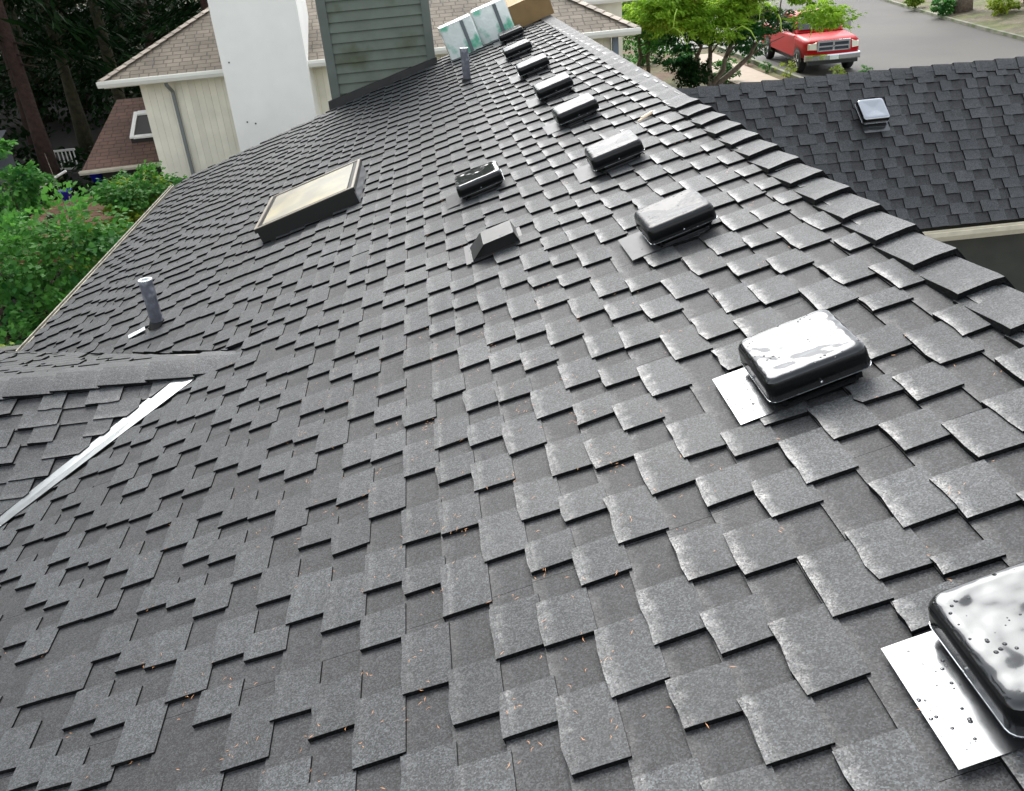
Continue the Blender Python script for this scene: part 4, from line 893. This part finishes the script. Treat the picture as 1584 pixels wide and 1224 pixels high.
def conifer_mesh(seed, low):
    pts, ds = [], []; rs = np.random.RandomState(seed)
    for i in range(120):
        z = low+(26-low)*rs.rand()**.9; L_ = (3.6*(1-(z-3)/27)+.5); a = rs.uniform(0, 2*math.pi)
        k = 55; t = rs.uniform(.1, 1, k)
        x = np.cos(a)*t*L_; y = np.sin(a)*t*L_; zz = z-t*t*L_*.38
        sd_ = rs.normal(0, .26, (k, 2))*t[:, None]
        pts.append(np.stack([x+sd_[:, 0], y+sd_[:, 1], zz+rs.normal(0, .1, k)], 1)); ds.append(np.stack([np.cos(a)+sd_[:, 0], np.sin(a)+sd_[:, 1], np.full(k, -.8)], 1))
    return leaves_mesh('crown', np.vstack(pts), np.vstack(ds), .5, M_DRK, aspect=.2)
cm = [conifer_mesh(1, 5.0), conifer_mesh(2, 6.0), conifer_mesh(3, 4.2)]
for i, (x, y, r_, tm, lab) in enumerate(CON):
    z = gz(x, y)-.1; t = empty('conifer', (x, y, z), world=False); b = MB()
    ln = rnd.uniform(-.25, .25); k = 9
    b.tube([(ln*j/k, 0, 27*j/k) for j in range(k+1)], [r_*.55*(1-.8*j/k)+(.12 if j == 0 else 0) for j in range(k+1)], 10)
    for j in range(5):
        a = rnd.uniform(0, 6.28); zz = rnd.uniform(3, 7); b.tube([(0, 0, zz), (math.cos(a)*.9, math.sin(a)*.9, zz-.1)], [.04, .01], 5)
    b.build('trunk', (M_TR1, M_TR2)[tm], None, True).parent = t
    o = bpy.data.objects.new('crown', cm[i % 3]); COL.objects.link(o); o.parent = t; o.rotation_euler[2] = rnd.uniform(0, 6.28); s_ = rnd.uniform(.9, 1.15); o.scale = (s_, s_, 1)
    if x > -11.5: t.scale = (1, 1, .62)
    tag(t, lab or 'tall dark conifer of the grove whose foliage shades the left background', 'tree', 'tall conifers behind the houses')
# far leafy mass that closes the view between the trunks
c, d = crown_points([(-30+8*i, 62+3*(i % 2), 3, 7, 3, 5) for i in range(6)]+[(22+9*i, 74, 3.5, 7, 3, 5) for i in range(5)], 14000); me = leaves_mesh('far_foliage', c, d, .6, M_DRK)
o = bpy.data.objects.new('far_foliage', me); COL.objects.link(o); tag(o, 'dark mass of far off trees closing the view behind the trunks', 'woods', kind='stuff')
b = MB(); b.box(-24.5, -18, 58, 64, .9, 2.5); o = b.build('wall', mat('pale_far_wall', (.5, .5, .48), .8)); t = empty('distant_house', (-22, 60, 0)); setp(o, t); tag(t, 'pale distant house glimpsed between the dark trunks', 'house')
b = MB(); b.box(-25, -17.5, 57.4, 64.5, 2.5, 2.7); b.build('roof', mat('grey_roof', (.09, .09, .09), .8), t)
for x in (-24, -22, -19.9): b = MB(); b.box(x, x+1.3, 57.9, 58.0, 1.3, 2.1); b.build('window', M_BRZ, t)
# left yard: deck, railing, pots
t = empty('deck_railing', (-12, 31.5, -1.2)); tag(t, 'white deck railing in the shade behind the maples', 'railing')
for z in (-.85, -.25): b = MB(); b.box(-12.75, -11.75, 31.45, 31.52, z, z+.06); b.build('rail', M_GUT, t)
for i in range(8): b = MB(); b.box(-12.7+i*.125, -12.67+i*.125, 31.46, 31.5, -.85, -.25); b.build('baluster', M_GUT, t)
def pot(x, y, z, r_, lab):
    b = MB(); n = 14; loft(b, [[(x+rr_*math.cos(6.283*k/n), y+rr_*math.sin(6.283*k/n), z+h_) for k in range(n)] for rr_, h_ in ((r_*.7, 0), (r_, r_*1.3), (r_*1.08, r_*1.35), (r_*1.08, r_*1.5), (r_*.9, r_*1.5), (r_*.85, r_*1.2))], cap0=True)
    o = b.build('planter', mat('blue_glaze', (.01, .015, .30), .2, 0, .6), None, True); return tag(o, lab, 'planter', 'blue planters in the left yard')
pot(-8.72, 22, .28, .16, 'glossy blue planter above the deck between the maples'); pot(-8.62, 24, .22, .17, 'blue tarp, modelled as a pot, below the gutter of the red brown lower roof')  # second pot shape stands in for a blue tarp
t = empty('garden_deck', (-7.6, 19, 0)); tag(t, 'weathered orange brown timber deck beside the maples', 'deck')
M_DK = mat('orange_deck_wood', (.15, .065, .03), .7, noise=(5, .2), objvar=.15)
for i in range(9): b = MB(); b.box(-9.4, -6.7, 18.3+i*.5, 18.76+i*.5, .1, .14); b.build('deck_board', M_DK, t)
for x in (-9.3, -7.75, -6.8):
    b = MB(); b.box(x, x+.12, 18.3, 18.42, -1.7, .85 if x == -7.75 else .1); b.build('post', mat('dark_wood', (.035, .02, .014), .8), t)
b = MB(); b.box(-9.4, -6.7, 18.25, 18.3, -.1, .1); b.build('rim_board', M_DK, t)
b = MB(); b.tube([(-9.45, 22.2, .55), (-8.55, 22.0, .95)], .03, 6); tag(b.build('pole', M_GUT), 'thin white pole slanting above the blue planter', 'pole')
b = MB(); b.box(-6.7, -5.1, 18.9, 19.2, -1.7, 1.0); t = b.build('garden_wall', mat('grey_green_stone', (.2, .23, .2), .8, noise=(3, .35), bump=(6, .05))); tag(t, 'mossy grey garden wall half hidden behind the yellow green maple', 'wall')
b = MB(); b.box(-15.9, -13.1, 27.5, 30, -1.6, .2); b.add([(-16.1, 27.2, .2), (-12.8, 27.2, .2), (-12.8, 29.5, .9), (-16.1, 29.5, .9)], [(0, 1, 2, 3)]); tag(b.build('garden_shed', mat('slate_grey', (.12, .13, .15), .7)), 'slate grey shed roof behind the upper left maple', 'shed')
# ------------------------------------------------------------------ red pickup truck
M_REDP = mat('red_paint', (.42, .003, .006), .4, 0, .2, coat=.12); M_CHR = mat('chrome', (.8, .82, .84), .12, 1); M_TYRE = mat('tyre_rubber', (.015, .015, .015), .8)
M_GLASS = mat('dark_car_glass', (.02, .025, .03), .05, 0, .8); M_LAMP = mat('headlamp_lens', (.85, .82, .68), .15, 0, .8); M_BLK = mat('black_plastic', (.01, .01, .01), .5)
t = empty('pickup_truck', world=False); tag(t, 'bright red pickup truck with chrome grille parked by the kerb under the lime tree', 'truck')
def sect(x, hw, z0, z1, rr_=.12, n=5):                # cross section of the body, rounded on top
    pts = [(x, -hw, z0)]
    for i in range(n): a = R(180-90*i/(n-1)); pts.append((x, -hw+rr_+rr_*math.cos(a), z1-rr_+rr_*math.sin(a)))
    for i in range(n): a = R(90-90*i/(n-1)); pts.append((x, hw-rr_+rr_*math.cos(a), z1-rr_+rr_*math.sin(a)))
    pts.append((x, hw, z0)); return pts
b = MB(); loft(b, [sect(x, hw, z0, z1, r_) for x, hw, z0, z1, r_ in ((-.02, .86, .62, 1.10, .10), (.06, .95, .60, 1.17, .13), (.45, .99, .56, 1.23, .16), (1.3, 1.0, .55, 1.28, .16), (1.42, 1.0, .55, 1.28, .14))], True)
body = b.build('front_body', M_REDP, None, True); body.parent = t
b = MB(); loft(b, [sect(x, hw, .52, z1, .1) for x, hw, z1 in ((1.42, 1.0, 1.27), (3.6, 1.0, 1.27), (3.62, 1.0, 1.33), (5.85, .98, 1.33), (5.9, .97, 1.3))], True, True); b.build('rear_body', M_REDP).parent = t
b = MB(); b.box(3.72, 5.8, -.86, .86, 1.331, 1.345); b.build('bed_opening', M_BLK).parent = t
b = MB(); loft(b, [sect(x, hw, 1.26, z1, .12) for x, hw, z1 in ((1.55, .93, 1.30), (2.15, .82, 1.86), (2.35, .78, 1.92), (3.3, .78, 1.92), (3.5, .80, 1.84), (3.62, .9, 1.30))]); b.build('cab', M_REDP, None, True).parent = t
b = MB(); b.add([(1.60, -.80, 1.37), (1.60, .80, 1.37), (2.10, .70, 1.82), (2.10, -.70, 1.82)], [(0, 1, 2, 3)]); b.v = [(x-.03, y, z+.03) for x, y, z in b.v]; b.build('windshield', M_GLASS).parent = t
for sgn in (-1, 1):
    for xa, xb in ((1.95, 2.65), (2.73, 3.4)):
        m = MB(); m.add([(xa, sgn*.93, 1.36), (xb, sgn*.93, 1.36), (xb-.03, sgn*.835, 1.78), (xa+.22 if xa < 2 else xa, sgn*.835, 1.78)], [(0, 1, 2, 3)]); m.build('side_window', M_GLASS).parent = t
    m = MB(); loft(m, [[(-.035, sgn*(.62+.02)+dy*.9, .98+dz) for dy, dz in ((-.04, -.12), (.25*sgn, -.10), (.26*sgn, .08), (-.02, .13))], [(.02, sgn*.64+dy, .98+dz) for dy, dz in ((-.04, -.13), (.29*sgn, -.11), (.29*sgn, .1), (-.02, .15))]], True, True)
    m.build('headlight', M_LAMP).parent = t
    m = MB(); m.box(1.85, 2.0, sgn*1.02, sgn*1.27, 1.32, 1.56); m.build('mirror', M_CHR).parent = t
    for xw in (.92, 5.0-.15):
        w_ = MB(); n = 20; prof = [(.39, -.12), (.40, -.10), (.40, .10), (.37, .13), (.27, .13)]
        loft(w_, [[(xw+r_*math.cos(6.2832*k/n), sgn*.90+sgn*o_, .40+r_*math.sin(6.2832*k/n)) for k in range(n)] for r_, o_ in prof], True, False)
        wo = w_.build('wheel', M_TYRE, None, True); wo.parent = t
        w_ = MB(); loft(w_, [[(xw+r_*math.cos(6.2832*k/n), sgn*.90+sgn*o_, .40+r_*math.sin(6.2832*k/n)) for k in range(n)] for r_, o_ in ((.27, .128), (.25, .06), (.1, .05))]); w_.build('rim', M_BLK).parent = wo
        for k in range(5):
            a = 6.2832*k/5+.3; w_ = MB(); c_, s_ = math.cos(a), math.sin(a)
            w_.add([(xw+.26*c_-.05*s_, sgn*1.033, .40+.26*s_+.05*c_), (xw+.26*c_+.05*s_, sgn*1.033, .40+.26*s_-.05*c_), (xw+.06*c_+.04*s_, sgn*1.02, .40+.06*s_-.04*c_), (xw+.06*c_-.04*s_, sgn*1.02, .40+.06*s_+.04*c_)], [(0, 1, 2, 3)]); w_.build('spoke', M_CHR).parent = wo
        # wheel arch
        w_ = MB(); loft(w_, [[(xw+r_*math.cos(math.pi*k/12), sgn*1.004, .42+r_*math.sin(math.pi*k/12)) for k in range(13)] for r_ in (.0, .47)], False, False); w_.build('wheel_arch', M_BLK).parent = t
b = MB()
b.box(-.07, .02, -.58, .58, .80, .84); b.box(-.075, .02, -.60, .60, 1.10, 1.17); b.box(-.07, .02, -.6, -.53, .8, 1.12); b.box(-.07, .02, .53, .6, .8, 1.12); b.box(-.06, 0, -.53, .53, .94, .99); b.box(-.06, 0, -.035, .035, .84, 1.1)
b.build('grille_surround', M_CHR).parent = t
b = MB(); b.box(-.045, -.02, -.55, .55, .82, 1.12); b.build('grille', mat('grille_blue_black', (.02, .03, .05), .3)).parent = t
b = MB(); loft(b, [[(-.16+.14*abs(y_/1.0)**2.2+dx, y_, z_) for dx, z_ in ((0, .48), (-.02, .52), (-.02, .66), (.02, .70), (.14, .70), (.14, .48))] for y_ in np.linspace(-1.0, 1.0, 9)], True, True); b.build('bumper', M_CHR).parent = t
b = MB(); b.box(-.08, .1, -.9, .9, .36, .48); b.build('air_dam', M_BLK).parent = t
b = MB(); b.box(-.2, -.17, -.16, .16, .52, .66); b.build('number_plate', mat('plate_white', (.7, .75, .7), .4)).parent = t
b = MB(); b.box(.3, 5.6, -.8, .8, .3, .53); b.build('chassis', M_BLK).parent = t
t.matrix_world = Matrix.Translation((13.0, 29.6, .004))@Matrix.Rotation(R(86), 4, 'Z')@Matrix.Scale(.88, 4)
